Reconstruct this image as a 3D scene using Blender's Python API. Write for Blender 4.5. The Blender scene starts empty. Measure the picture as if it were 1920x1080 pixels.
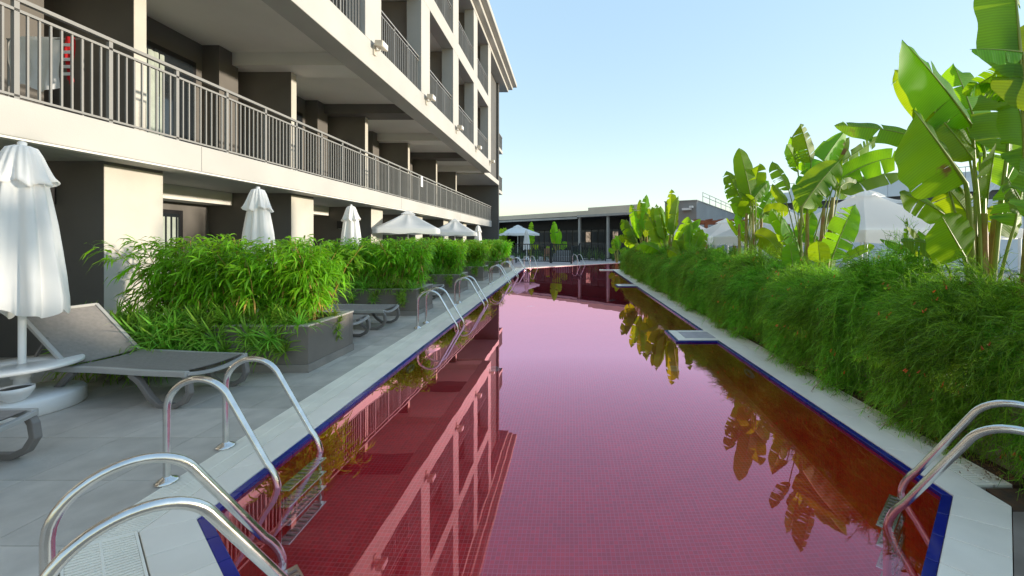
import bpy, math, random
from mathutils import Vector, Matrix, Euler
R = math.radians
random.seed(7)
sc = bpy.context.scene
col = sc.collection

# ------------------------------------------------------------------ camera, sky, sun, exposure
F, PX, PY, H = 760.0, 1068.0, 452.0, 1.6
cam = bpy.data.cameras.new('camera')
cam_o = bpy.data.objects.new('camera', cam); col.objects.link(cam_o)
cam_o.location = (0, 0, H); cam_o.rotation_euler = (R(90), 0, 0)
cam.sensor_width = 36.0; cam.lens = 36.0 * F / 1920.0
cam.shift_x = -(PX - 960) / 1920.0; cam.shift_y = -(540 - PY) / 1920.0
cam.clip_start = 0.05; cam.clip_end = 2000
sc.camera = cam_o
SUN_EL, SUN_AZ = 5.5, 2.0            # azimuth measured from +X towards +Y
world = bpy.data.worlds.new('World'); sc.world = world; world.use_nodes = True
wn = world.node_tree.nodes; wl = world.node_tree.links
sky = wn.new('ShaderNodeTexSky'); sky.sky_type = 'NISHITA'; sky.sun_disc = False
sky.sun_elevation = R(SUN_EL); sky.sun_rotation = R(90 - SUN_AZ)
sky.altitude = 0; sky.air_density = 1.0; sky.dust_density = 0.2; sky.ozone_density = 1.2
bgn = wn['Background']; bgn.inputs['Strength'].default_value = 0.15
gam = wn.new('ShaderNodeGamma'); gam.inputs['Gamma'].default_value = 0.27     # flattens the sky's brightness range so the dome adds more ambient light
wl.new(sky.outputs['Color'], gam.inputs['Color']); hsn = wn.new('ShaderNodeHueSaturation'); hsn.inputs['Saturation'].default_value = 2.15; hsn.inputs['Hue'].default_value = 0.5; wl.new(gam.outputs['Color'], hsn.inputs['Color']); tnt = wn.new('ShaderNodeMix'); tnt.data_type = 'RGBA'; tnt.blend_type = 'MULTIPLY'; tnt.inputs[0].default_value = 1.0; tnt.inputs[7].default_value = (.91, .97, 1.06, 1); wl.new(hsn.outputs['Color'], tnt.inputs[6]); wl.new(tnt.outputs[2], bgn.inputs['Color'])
sd = bpy.data.lights.new('sun', 'SUN'); sd.energy = 0.9; sd.angle = R(2.0); sd.color = (1.0, 0.89, 0.72)
so = bpy.data.objects.new('sun', sd); col.objects.link(so)
sv = Vector((math.cos(R(SUN_EL))*math.cos(R(SUN_AZ)), math.cos(R(SUN_EL))*math.sin(R(SUN_AZ)), math.sin(R(SUN_EL))))
so.rotation_euler = sv.to_track_quat('Z', 'Y').to_euler(); so.location = (20, 10, 12)
sc.view_settings.view_transform = 'Standard'; sc.view_settings.look = 'None'
sc.view_settings.exposure = 2.52; sc.view_settings.gamma = 1.0
sc.render.engine = 'CYCLES'
sc.cycles.use_denoising = True
sc.cycles.max_bounces = 12; sc.cycles.diffuse_bounces = 6; sc.cycles.glossy_bounces = 6; sc.cycles.transparent_max_bounces = 12; sc.cycles.transmission_bounces = 8
sc.cycles.caustics_refractive = True; sc.cycles.caustics_reflective = False
sc.cycles.sample_clamp_indirect = 6.0

def px(x, y, D):                       # photo pixel at depth D -> point
    return Vector(((x-PX)*D/F, D, H + (PY-y)*D/F))

# ------------------------------------------------------------------ materials
def nodes(name):
    m = bpy.data.materials.new(name); m.use_nodes = True
    nt = m.node_tree; b = nt.nodes['Principled BSDF']
    return m, nt, b
def N(nt, t, **kw):
    n = nt.nodes.new(t)
    for k, v in kw.items():
        if k in n.inputs: n.inputs[k].default_value = v
        else: setattr(n, k, v)
    return n
def rgba(c): return (c[0], c[1], c[2], 1)
def mat(name, c, rough=0.6, var=0.08, scale=4.0, bump=0.0, bscale=60.0, metal=0.0, spec=0.5, orand=0.0, c2=None, detail=5.0):
    m, nt, b = nodes(name); L = nt.links
    tc = N(nt, 'ShaderNodeTexCoord')
    no = N(nt, 'ShaderNodeTexNoise'); no.inputs['Scale'].default_value = scale; no.inputs['Detail'].default_value = detail
    L.new(tc.outputs['Object'], no.inputs['Vector'])
    ramp = N(nt, 'ShaderNodeValToRGB')
    ramp.color_ramp.elements[0].position = 0.3; ramp.color_ramp.elements[1].position = 0.7
    if c2 is None:
        ramp.color_ramp.elements[0].color = rgba([x*(1-var) for x in c]); ramp.color_ramp.elements[1].color = rgba([min(1, x*(1+var)) for x in c])
    else:
        ramp.color_ramp.elements[0].color = rgba(c); ramp.color_ramp.elements[1].color = rgba(c2)
    L.new(no.outputs['Fac'], ramp.inputs['Fac'])
    out = ramp.outputs['Color']
    if orand > 0:
        oi = N(nt, 'ShaderNodeObjectInfo')
        mr = N(nt, 'ShaderNodeMapRange'); mr.inputs['To Min'].default_value = 1-orand; mr.inputs['To Max'].default_value = 1+orand
        L.new(oi.outputs['Random'], mr.inputs['Value'])
        hs = N(nt, 'ShaderNodeHueSaturation'); L.new(mr.outputs['Result'], hs.inputs['Value']); L.new(out, hs.inputs['Color']); out = hs.outputs['Color']
    L.new(out, b.inputs['Base Color'])
    rr = N(nt, 'ShaderNodeMapRange'); rr.inputs['To Min'].default_value = max(0, rough-.07); rr.inputs['To Max'].default_value = min(1, rough+.07)
    L.new(no.outputs['Fac'], rr.inputs['Value']); L.new(rr.outputs['Result'], b.inputs['Roughness'])
    b.inputs['Metallic'].default_value = metal
    b.inputs['Specular IOR Level'].default_value = spec
    if bump > 0:
        n2 = N(nt, 'ShaderNodeTexNoise'); n2.inputs['Scale'].default_value = bscale; n2.inputs['Detail'].default_value = 4
        L.new(tc.outputs['Object'], n2.inputs['Vector'])
        bp = N(nt, 'ShaderNodeBump'); bp.inputs['Strength'].default_value = bump; bp.inputs['Distance'].default_value = 0.01
        L.new(n2.outputs['Fac'], bp.inputs['Height']); L.new(bp.outputs['Normal'], b.inputs['Normal'])
    return m
def leafmat(name, c, ctr, rough=0.4, tr=0.45, var=0.35, stripe=0.0, orand=0.25, scale=9.0, brown=0.0):
    m, nt, b = nodes(name); L = nt.links
    tc = N(nt, 'ShaderNodeTexCoord'); geo = N(nt, 'ShaderNodeNewGeometry'); oi = N(nt, 'ShaderNodeObjectInfo')
    no = N(nt, 'ShaderNodeTexNoise'); no.inputs['Scale'].default_value = scale; no.inputs['Detail'].default_value = 3
    L.new(tc.outputs['Object'], no.inputs['Vector'])
    add = N(nt, 'ShaderNodeMath', operation='ADD'); L.new(no.outputs['Fac'], add.inputs[0]); L.new(geo.outputs['Random Per Island'], add.inputs[1])
    v = N(nt, 'ShaderNodeMapRange'); v.inputs['From Min'].default_value = 0.4; v.inputs['From Max'].default_value = 1.6
    v.inputs['To Min'].default_value = 1-var; v.inputs['To Max'].default_value = 1+var; L.new(add.outputs[0], v.inputs['Value'])
    h = N(nt, 'ShaderNodeMapRange'); h.inputs['To Min'].default_value = 0.5-0.03*orand/.25; h.inputs['To Max'].default_value = 0.5+0.02*orand/.25
    L.new(oi.outputs['Random'], h.inputs['Value'])
    ov = N(nt, 'ShaderNodeMapRange'); ov.inputs['To Min'].default_value = 1-orand; ov.inputs['To Max'].default_value = 1+orand; L.new(oi.outputs['Random'], ov.inputs['Value'])
    mul = N(nt, 'ShaderNodeMath', operation='MULTIPLY'); L.new(v.outputs[0], mul.inputs[0]); L.new(ov.outputs[0], mul.inputs[1])
    val = mul.outputs[0]
    if stripe > 0:
        uv = N(nt, 'ShaderNodeTexCoord')
        wv = N(nt, 'ShaderNodeTexWave'); wv.bands_direction = 'X'; wv.inputs['Scale'].default_value = 6; wv.inputs['Distortion'].default_value = 1.5; wv.inputs['Detail'].default_value = 2
        L.new(uv.outputs['UV'], wv.inputs['Vector'])
        sr = N(nt, 'ShaderNodeMapRange'); sr.inputs['To Min'].default_value = 1-stripe; sr.inputs['To Max'].default_value = 1+stripe; L.new(wv.outputs['Fac'], sr.inputs['Value'])
        m2 = N(nt, 'ShaderNodeMath', operation='MULTIPLY'); L.new(val, m2.inputs[0]); L.new(sr.outputs[0], m2.inputs[1]); val = m2.outputs[0]
        bp = N(nt, 'ShaderNodeBump'); bp.inputs['Strength'].default_value = 0.2; bp.inputs['Distance'].default_value = 0.004
        L.new(wv.outputs['Fac'], bp.inputs['Height']); L.new(bp.outputs['Normal'], b.inputs['Normal'])
    def hsv(cc):
        base = N(nt, 'ShaderNodeRGB'); base.outputs[0].default_value = rgba(cc); o = base.outputs[0]
        if brown > 0:
            n3 = N(nt, 'ShaderNodeTexNoise'); n3.inputs['Scale'].default_value = 3.0; n3.inputs['Detail'].default_value = 4; L.new(tc.outputs['Object'], n3.inputs['Vector'])
            gt = N(nt, 'ShaderNodeMapRange'); gt.inputs['From Min'].default_value = 0.68; gt.inputs['From Max'].default_value = 0.74; L.new(n3.outputs['Fac'], gt.inputs['Value'])
            mx = N(nt, 'ShaderNodeMix', data_type='RGBA'); L.new(gt.outputs[0], mx.inputs[0]); L.new(o, mx.inputs[6]); mx.inputs[7].default_value = (.28, .16, .05, 1)
            o = mx.outputs[2]
        hs = N(nt, 'ShaderNodeHueSaturation'); L.new(h.outputs[0], hs.inputs['Hue']); L.new(val, hs.inputs['Value']); L.new(o, hs.inputs['Color'])
        return hs.outputs['Color']
    L.new(hsv(c), b.inputs['Base Color']); b.inputs['Roughness'].default_value = rough
    t = N(nt, 'ShaderNodeBsdfTranslucent'); L.new(hsv(ctr), t.inputs['Color'])
    mix = N(nt, 'ShaderNodeMixShader'); mix.inputs[0].default_value = tr
    L.new(b.outputs[0], mix.inputs[1]); L.new(t.outputs[0], mix.inputs[2])
    L.new(mix.outputs[0], nt.nodes['Material Output'].inputs['Surface'])
    return m
def mosaic(name, c, grout, size, gw, rough=0.25, wobble=0.0):
    m, nt, b = nodes(name); L = nt.links
    uv = N(nt, 'ShaderNodeTexCoord')
    br = N(nt, 'ShaderNodeTexBrick'); br.offset = 0.0; br.squash = 1.0
    br.inputs['Scale'].default_value = 1.0; br.inputs['Brick Width'].default_value = size; br.inputs['Row Height'].default_value = size
    br.inputs['Mortar Size'].default_value = gw; br.inputs['Mortar Smooth'].default_value = 0.1; br.inputs['Bias'].default_value = 0.0
    br.inputs['Color1'].default_value = rgba([x*.82 for x in c]); br.inputs['Color2'].default_value = rgba([min(1, x*1.12) for x in c]); br.inputs['Mortar'].default_value = rgba(grout)
    L.new(uv.outputs['UV'], br.inputs['Vector'])
    no = N(nt, 'ShaderNodeTexNoise'); no.inputs['Scale'].default_value = 1.3; no.inputs['Detail'].default_value = 4; L.new(uv.outputs['UV'], no.inputs['Vector'])
    mr = N(nt, 'ShaderNodeMapRange'); mr.inputs['To Min'].default_value = .7; mr.inputs['To Max'].default_value = 1.3; L.new(no.outputs['Fac'], mr.inputs['Value'])
    hs = N(nt, 'ShaderNodeHueSaturation'); L.new(mr.outputs[0], hs.inputs['Value']); L.new(br.outputs['Color'], hs.inputs['Color'])
    L.new(hs.outputs[0], b.inputs['Base Color']); b.inputs['Roughness'].default_value = rough
    return m

M = {}
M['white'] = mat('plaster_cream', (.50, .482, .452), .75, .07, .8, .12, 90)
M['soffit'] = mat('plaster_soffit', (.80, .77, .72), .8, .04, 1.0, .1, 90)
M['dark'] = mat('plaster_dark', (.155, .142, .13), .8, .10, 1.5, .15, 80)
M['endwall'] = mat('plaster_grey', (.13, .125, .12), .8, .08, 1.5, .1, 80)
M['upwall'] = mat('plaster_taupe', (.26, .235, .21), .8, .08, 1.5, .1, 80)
M['pillar'] = mat('plaster_pillar', (.56, .53, .475), .75, .07, 2.0, .18, 70)
M['rail'] = mat('painted_rail', (.29, .277, .26), .4, .05, 3, 0)
M['black'] = mat('black_metal', (.012, .012, .014), .4, .2, 5)
M['iron'] = mat('dark_fence_iron', (.03, .038, .042), .45, .2, 5)
M['steel'] = mat('stainless_steel', (.70, .69, .67), .2, .10, 14, .02, 160, metal=1.0)
M['tile'] = mat('deck_tile', (.45, .412, .37), .55, .16, 5.0, .25, 45, orand=.14, c2=(.58, .53, .475))
M['grout'] = mat('tile_grout', (.80, .77, .72), .8, .1, 3)
M['brownstone'] = mat('brown_stone', (.18, .145, .125), .6, .2, 3.0, .3, 35, orand=.1, c2=(.30, .25, .22))
M['coping'] = mat('coping_porcelain', (.92, .84, .74), .45, .06, 3.0, .05, 60, orand=.05)
M['cope_inset'] = mat('coping_inset', (.46, .41, .43), .6, .15, 9, .2, 60)
M['grate'] = mat('grate_plastic', (.95, .89, .78), .5, .06, 4)
M['pit'] = mat('gutter_dark', (.58, .53, .45), .8, .2, 8)
M['blue'] = mat('blue_edge_tile', (.008, .012, .22), .2, .15, 6, 0, orand=.2)
M['red'] = mosaic('red_mosaic', (.95, .004, .026), (.97, .16, .21), .034, .0022)
M['redwall'] = mosaic('red_mosaic_wall', (.95, .008, .008), (.97, .07, .05), .034, .0018)
M['fabric'] = leafmat('white_canvas', (.95, .94, .93), (.92, .91, .90), .85, .22, .04, 0, .0, 2)
M['tent'] = leafmat('tent_canvas', (.97, .95, .91), (1, .98, .94), .85, .6, .03, 0, .0, 2)
M['whitepl'] = mat('white_plastic', (.80, .80, .80), .35, .04, 3)
M['sling'] = mat('sling_mesh', (.28, .255, .24), .7, .10, 30, .5, 420)
M['frame'] = mat('lounger_frame', (.42, .41, .40), .4, .08, 4)
M['legp'] = mat('lounger_leg', (.20, .182, .172), .45, .08, 4)
M['planter'] = mat('planter_render', (.20, .172, .15), .75, .12, 2.5, .25, 60)
M['plcap'] = mat('planter_cap', (.46, .43, .40), .6, .12, 4, .2, 50)
M['skirt'] = mat('planter_skirting', (.28, .25, .225), .6, .12, 4, .2, 50)
M['soil'] = mat('soil', (.05, .035, .024), .95, .4, 12, .8, 40, c2=(.12, .06, .03))
M['bedwall'] = mat('bed_wall', (.33, .26, .18), .85, .2, 3, .3, 40)
M['bamboo'] = leafmat('bamboo_leaf', (.17, .46, .02), (.52, .92, .04), .42, .42, .55, 0, .1, 2.5)
M['cane'] = mat('bamboo_cane', (.42, .25, .055), .5, .35, 8)
M['spider'] = leafmat('spider_leaf', (.22, .46, .05), (.42, .80, .08), .45, .4, .5, 0, .2, 5)
M['spidery'] = leafmat('spider_leaf_yellow', (.30, .45, .05), (.4, .6, .08), .45, .4, .5, 0, .2, 5)
M['rus'] = leafmat('russelia', (.17, .37, .035), (.36, .68, .04), .5, .5, .7, 0, .14, 1.6)
M['rusdry'] = mat('russelia_dry', (.30, .15, .06), .8, .3, 8)
M['flower'] = leafmat('russelia_flower', (.88, .20, .04), (.95, .3, .08), .5, .4, .3, 0, .1, 3)
M['banana'] = leafmat('banana_leaf', (.08, .26, .014), (.44, .70, .012), .5, .58, .22, .09, .22, 2.0, brown=1)
M['banstalk'] = mat('banana_stalk', (.20, .32, .04), .45, .3, 3, c2=(.36, .38, .08))
M['banstem'] = mat('banana_stem', (.34, .15, .045), .6, .3, 6, .4, 30, c2=(.42, .40, .10))
M['glass'] = mat('window_glass', (.02, .025, .03), .06, .1, 1, spec=.8)
M['dullglass'] = mat('dull_glass', (.03, .032, .035), .5, .2, 1, spec=.2)
M['curtain'] = mat('curtain', (.42, .47, .42), .9, .1, 6)
M['towel'] = mat('white_towel', (.82, .83, .86), .95, .04, 8, .3, 200)
M['redcloth'] = mat('red_stripe_cloth', (.55, .015, .02), .9, .1, 8)
M['timber'] = mat('red_timber', (.25, .075, .03), .7, .2, 6)
M['tan'] = mat('tan_parapet', (.72, .60, .47), .8, .08, .6)
M['greybld'] = mat('grey_render', (.30, .31, .32), .8, .1, .5)
M['greybld2'] = mat('grey_render_warm', (.28, .265, .25), .8, .1, .5)
M['panel'] = mat('white_panel', (.72, .75, .78), .5, .05, .4, orand=.05)
M['farglass'] = mat('far_glass', (.06, .07, .09), .15, .2, .4)
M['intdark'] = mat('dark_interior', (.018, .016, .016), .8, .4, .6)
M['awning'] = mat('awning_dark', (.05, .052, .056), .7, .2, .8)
M['beam'] = mat('pale_beam', (.38, .36, .34), .5, .1, 2)
M['wood'] = mat('chair_wood', (.30, .17, .10), .6, .2, 6)
M['ground'] = mat('ground', (.30, .28, .25), .9, .2, .8, .3, 12)
M['fardeck'] = mat('far_deck', (.50, .43, .42), .7, .1, 1.5, .1, 30)
M['brass'] = mat('floodlight_body', (.62, .56, .47), .4, .1, 6)
def glowpane():
    m, nt, b = nodes('glowing_pane'); L = nt.links
    tc = N(nt, 'ShaderNodeTexCoord'); no = N(nt, 'ShaderNodeTexNoise'); no.inputs['Scale'].default_value = 2.2; no.inputs['Detail'].default_value = 5
    L.new(tc.outputs['Object'], no.inputs['Vector'])
    r = N(nt, 'ShaderNodeValToRGB'); r.color_ramp.elements[0].position = .35; r.color_ramp.elements[1].position = .6
    r.color_ramp.elements[0].color = (.10, .07, .05, 1); r.color_ramp.elements[1].color = (.75, .52, .38, 1)
    L.new(no.outputs['Fac'], r.inputs['Fac']); L.new(r.outputs['Color'], b.inputs['Base Color']); L.new(r.outputs['Color'], b.inputs['Emission Color'])
    b.inputs['Emission Strength'].default_value = .08; b.inputs['Roughness'].default_value = .2  # mottled colour and faint glow stand in for the bright outdoors seen through
    return m
M['glowpane'] = glowpane()
def watermat():
    m, nt, b = nodes('pool_water'); L = nt.links
    tc = N(nt, 'ShaderNodeTexCoord')
    no = N(nt, 'ShaderNodeTexNoise'); no.inputs['Scale'].default_value = 3.0; no.inputs['Detail'].default_value = 1; L.new(tc.outputs['Object'], no.inputs['Vector'])
    bp = N(nt, 'ShaderNodeBump'); bp.inputs['Strength'].default_value = .03; bp.inputs['Distance'].default_value = .012; L.new(no.outputs['Fac'], bp.inputs['Height'])
    fr = N(nt, 'ShaderNodeFresnel'); fr.inputs['IOR'].default_value = 1.33; L.new(bp.outputs['Normal'], fr.inputs['Normal'])
    rf = N(nt, 'ShaderNodeBsdfRefraction'); rf.inputs['IOR'].default_value = 1.33; rf.inputs['Roughness'].default_value = 0; rf.inputs['Color'].default_value = (1, .96, .97, 1)
    L.new(bp.outputs['Normal'], rf.inputs['Normal'])
    gl = N(nt, 'ShaderNodeBsdfGlossy'); gl.inputs['Roughness'].default_value = 0.0; gl.inputs['Color'].default_value = (1, .47, .60, 1); L.new(bp.outputs['Normal'], gl.inputs['Normal'])
    f2 = N(nt, 'ShaderNodeFresnel'); f2.inputs['IOR'].default_value = 1.33; gb_ = N(nt, 'ShaderNodeNewGeometry')
    fm = N(nt, 'ShaderNodeMix', data_type='FLOAT'); L.new(gb_.outputs['Backfacing'], fm.inputs[0]); bo = N(nt, 'ShaderNodeMath', operation='MULTIPLY'); bo.operation = 'MULTIPLY_ADD'; bo.inputs[1].default_value = 4.3; bo.inputs[2].default_value = .01; L.new(fr.outputs[0], bo.inputs[0]); bc = N(nt, 'ShaderNodeMath', operation='MINIMUM'); bc.inputs[1].default_value = .86; L.new(bo.outputs[0], bc.inputs[0]); L.new(bc.outputs[0], fm.inputs[2]); L.new(f2.outputs[0], fm.inputs[3])
    mx = N(nt, 'ShaderNodeMixShader'); L.new(fm.outputs[0], mx.inputs[0]); L.new(rf.outputs[0], mx.inputs[1]); L.new(gl.outputs[0], mx.inputs[2])
    L.new(mx.outputs[0], nt.nodes['Material Output'].inputs['Surface'])
    return m
M['water'] = watermat()

# ------------------------------------------------------------------ mesh helpers
class MB:
    def __init__(s): s.v = []; s.f = []; s.uv = None; s.sm = []
    def add(s, vs, fs, smooth=False):
        o = len(s.v); s.v += [tuple(p) for p in vs]; s.f += [tuple(i+o for i in f) for f in fs]; s.sm += [smooth]*len(fs); return s
    def box(s, x0, x1, y0, y1, z0, z1):
        return s.prism([(x0, y0), (x1, y0), (x1, y1), (x0, y1)], z0, z1)
    def prism(s, poly, z0, z1):
        a = sum(poly[i][0]*poly[(i+1) % len(poly)][1]-poly[(i+1) % len(poly)][0]*poly[i][1] for i in range(len(poly)))
        if a < 0: poly = poly[::-1]
        n = len(poly)
        vs = [(p[0], p[1], z0) for p in poly] + [(p[0], p[1], z1) for p in poly]
        fs = [tuple(range(n-1, -1, -1)), tuple(range(n, 2*n))] + [(i, (i+1) % n, n+(i+1) % n, n+i) for i in range(n)]
        return s.add(vs, fs)
    def obox(s, o, u, v, u0, u1, v0, v1, z0, z1):
        P = lambda a, b: (o[0]+u[0]*a+v[0]*b, o[1]+u[1]*a+v[1]*b)
        return s.prism([P(u0, v0), P(u1, v0), P(u1, v1), P(u0, v1)], z0, z1)
    def tube(s, path, r, n=8, cap=True, up=None):
        path = [Vector(p) for p in path]; k = len(path); vs = []; fs = []
        rr = r if hasattr(r, '__len__') else [r]*k
        t0 = (path[1]-path[0]).normalized()
        ref = Vector((0, 0, 1)) if abs(t0.z) < .9 else Vector((0, 1, 0))
        nrm = t0.cross(ref).normalized()
        for i, p in enumerate(path):
            t = (path[min(i+1, k-1)]-path[max(i-1, 0)]).normalized()
            nrm = (nrm - t*nrm.dot(t)).normalized(); b = t.cross(nrm)
            for j in range(n):
                a = 2*math.pi*j/n
                vs.append(p + (nrm*math.cos(a)+b*math.sin(a))*rr[i])
        for i in range(k-1):
            for j in range(n):
                fs.append((i*n+j, i*n+(j+1) % n, (i+1)*n+(j+1) % n, (i+1)*n+j))
        s.add(vs, fs, True)
        if cap: s.add(vs[:n], [tuple(range(n-1, -1, -1))]); s.add(vs[-n:], [tuple(range(n))])
        return s
    def bar(s, path, w, h, side):           # rectangular bar swept along path; side = lateral direction
        path = [Vector(p) for p in path]; side = Vector(side).normalized(); vs = []; fs = []; k = len(path)
        for i, p in enumerate(path):
            t = (path[min(i+1, k-1)]-path[max(i-1, 0)]).normalized(); nn = t.cross(side).normalized()
            for a, b in ((-1, -1), (1, -1), (1, 1), (-1, 1)): vs.append(p+side*a*w/2+nn*b*h/2)
        for i in range(k-1):
            for j in range(4): fs.append((i*4+j, i*4+(j+1) % 4, (i+1)*4+(j+1) % 4, (i+1)*4+j))
        fs += [(3, 2, 1, 0), tuple((k-1)*4+j for j in range(4))]
        return s.add(vs, fs)
    def lathe(s, prof, n=24, c=(0, 0, 0), fn=None, caps=True):
        vs = []; fs = []; k = len(prof)
        for i, (r, z) in enumerate(prof):
            for j in range(n):
                a = 2*math.pi*j/n; q = r if fn is None else fn(r, z, a)
                zz = z
                if isinstance(q, tuple): q, zz = q
                vs.append((c[0]+q*math.cos(a), c[1]+q*math.sin(a), c[2]+zz))
        for i in range(k-1):
            for j in range(n): fs.append((i*n+j, i*n+(j+1) % n, (i+1)*n+(j+1) % n, (i+1)*n+j))
        s.add(vs, fs, True)
        if caps: s.add(vs[:n], [tuple(range(n-1, -1, -1))]); s.add(vs[-n:], [tuple(range(n))])
        return s
    def mesh(s, name, m, off=(0, 0, 0)):
        me = bpy.data.meshes.new(name)
        me.from_pydata([(a-off[0], b-off[1], c-off[2]) for a, b, c in s.v], [], s.f)
        me.materials.append(M[m] if isinstance(m, str) else m)
        if any(s.sm): me.polygons.foreach_set('use_smooth', s.sm)
        if s.uv:
            l = me.uv_layers.new(name='uv'); d = []
            for f in s.f:
                for i in f: d += s.uv[i]
            l.data.foreach_set('uv', d)
        me.update(); return me
    def build(s, name, m, parent=None, bevel=0, **kw):
        off = wloc(parent) if parent else Vector((0, 0, 0))
        o = bpy.data.objects.new(name, s.mesh(name, m, off)); col.objects.link(o)
        if parent: o.parent = parent
        if bevel:
            b = o.modifiers.new('bevel', 'BEVEL'); b.width = bevel; b.segments = 2; b.limit_method = 'ANGLE'
        return tag(o, **kw)
def wloc(o):
    v = Vector((0, 0, 0))
    while o: v = v + Vector(o.location); o = o.parent
    return v
def tag(o, label=None, cat=None, group=None, kind=None):
    if label: o['label'] = label
    if cat: o['category'] = cat
    if group: o['group'] = group
    if kind: o['kind'] = kind
    return o
def empty(name, loc=(0, 0, 0), rz=0, **kw):
    o = bpy.data.objects.new(name, None); col.objects.link(o); o.location = loc; o.rotation_euler = (0, 0, rz); o.empty_display_size = .2
    return tag(o, **kw)
def copy_tree(o, parent=None):
    c = o.copy(); col.objects.link(c)
    if parent: c.parent = parent
    for ch in o.children: copy_tree(ch, c)
    return c
def place(proto, used, loc, rz=0, scale=1, **kw):
    o = proto if not used else copy_tree(proto)
    used.append(1)
    o.location = loc; o.rotation_euler = (0, 0, rz); o.scale = (scale,)*3 if not hasattr(scale, '__len__') else scale
    return tag(o, **kw)
def share(name, me, loc, parent=None, rot=(0, 0, 0), scale=(1, 1, 1), **kw):
    o = bpy.data.objects.new(name, me); col.objects.link(o); o.location = loc; o.rotation_euler = rot; o.scale = scale
    if parent: o.parent = parent
    return tag(o, **kw)
def bez(a, b, c, n):
    return [a*(1-t)**2 + b*2*t*(1-t) + c*t*t for t in [i/n for i in range(n+1)]]
def arc(cx, cz, r, a0, a1, n, y=0):
    return [Vector((cx+r*math.cos(R(a0+(a1-a0)*i/n)), y, cz+r*math.sin(R(a0+(a1-a0)*i/n)))) for i in range(n+1)]

# ------------------------------------------------------------------ ground, pool, deck
WZ = -0.030
def leftX(Y): return -2.04-.025*Y
PL = (leftX(2.36), 2.36)
FL = (leftX(24.2), 24.2); FRt = (5.5, 31.7)
pool = [(-1.15, 1.60), (1.25, 1.54), (2.36, 2.57),
        (2.36, 6.5), (1.71, 6.5), (1.71, 7.3), (2.36, 7.3),
        (2.36, 14.4), (1.68, 14.4), (1.68, 15.1), (2.36, 15.1),
        (2.36, 22.2), (1.66, 22.2), (1.66, 22.8), (5.5, 22.8), FRt, FL, PL]
mb = MB()
for q in ([(-300, -60), (-2.72, -60), (-2.72, 24.9), (-300, 24.9)], [(-2.72, -60), (5, -60), (5, 1.0), (-2.72, 1.0)],
          [(5, -60), (400, -60), (400, 22.0), (5, 22.0)], [(5.9, 22.0), (400, 22.0), (400, 33), (5.9, 33)],
          [(-300, 33), (12, 33), (12, 600), (-300, 600)], [(12, 33), (400, 33), (400, 600), (12, 600)], [(-300, 24.9), (-3.2, 24.9), (-3.2, 33), (-300, 33)]):
    z = -.62 if q[0][0] >= 5 else -.07
    mb.add([(x, y, z) for x, y in q], [(0, 1, 2, 3)])
mb.build('ground', 'ground', kind='structure')
# far deck
mb = MB()
mb.prism([(-12, 24.6), (-2.95, 24.6), (FRt[0]-.3, FRt[1]+.35), (12, 32.3), (12, 60), (-12, 60)], -.7, -.002)
mb.build('far_deck', 'fardeck', kind='structure')
# pool basin
basin = empty('pool_basin', (0, 10, 0), kind='structure')
def area(poly): return sum(poly[i][0]*poly[(i+1) % len(poly)][1]-poly[(i+1) % len(poly)][0]*poly[i][1] for i in range(len(poly)))/2
from mathutils.geometry import tessellate_polygon
tri = tessellate_polygon([[Vector((x, y, 0)) for x, y in pool]])
def flip_up(tri, pts):
    out = []
    for t in tri:
        a, b, c = [pts[i] for i in t]
        out.append(t if (b[0]-a[0])*(c[1]-a[1])-(b[1]-a[1])*(c[0]-a[0]) > 0 else (t[0], t[2], t[1]))
    return out
tri = flip_up(tri, pool)
DEPTH = -1.25
mb = MB(); mb.add([(x, y, DEPTH) for x, y in pool], tri)
rot = R(0)
mb.uv = [(x, y) for x, y in pool]
mb.build('pool_floor', 'red', basin)
mb = MB(); uvs = []; d = 0
for i in range(len(pool)):
    a, b = pool[i], pool[(i+1) % len(pool)]; l = math.dist(a, b)
    mb.add([(a[0], a[1], DEPTH), (b[0], b[1], DEPTH), (b[0], b[1], -.0345), (a[0], a[1], -.0345)], [(3, 2, 1, 0)])
    uvs += [(d, 0), (d+l, 0), (d+l, -DEPTH), (d, -DEPTH)]; d += l
mb.uv = uvs; mb.build('pool_wall', 'redwall', basin)
mb = MB(); mb.add([(x, y, WZ) for x, y in pool], tri)
mb.build('pool_water', 'water', kind='structure')

def offset_path(pts, d):                 # open polyline, offset to the left of travel
    out = []
    for i, p in enumerate(pts):
        def nrm(a, b):
            l = math.dist(a, b); return (-(b[1]-a[1])/l, (b[0]-a[0])/l)
        if i == 0: n = nrm(pts[0], pts[1]); out.append((p[0]+n[0]*d, p[1]+n[1]*d)); continue
        if i == len(pts)-1: n = nrm(pts[-2], pts[-1]); out.append((p[0]+n[0]*d, p[1]+n[1]*d)); continue
        n1 = nrm(pts[i-1], p); n2 = nrm(p, pts[i+1]); k = 1+n1[0]*n2[0]+n1[1]*n2[1]
        out.append((p[0]+(n1[0]+n2[0])*d/k, p[1]+(n1[1]+n2[1])*d/k))
    return out
def lerp2(a, b, t): return (a[0]+(b[0]-a[0])*t, a[1]+(b[1]-a[1])*t)
def strips(pts, d0, d1, lens, z0, z1, gap, fn):   # fn(quad) for every piece along the path
    A, B = offset_path(pts, d0), offset_path(pts, d1)
    for i in range(len(pts)-1):
        l = math.dist(pts[i], pts[i+1]); L0 = lens[i] if hasattr(lens, '__len__') else lens
        n = max(1, round(l/L0))
        for k in range(n):
            t0, t1 = k/n + gap/l/2*(k > 0), (k+1)/n - gap/l/2*(k < n-1)
            fn([lerp2(A[i], A[i+1], t0), lerp2(A[i], A[i+1], t1), lerp2(B[i], B[i+1], t1), lerp2(B[i], B[i+1], t0)])
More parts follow.
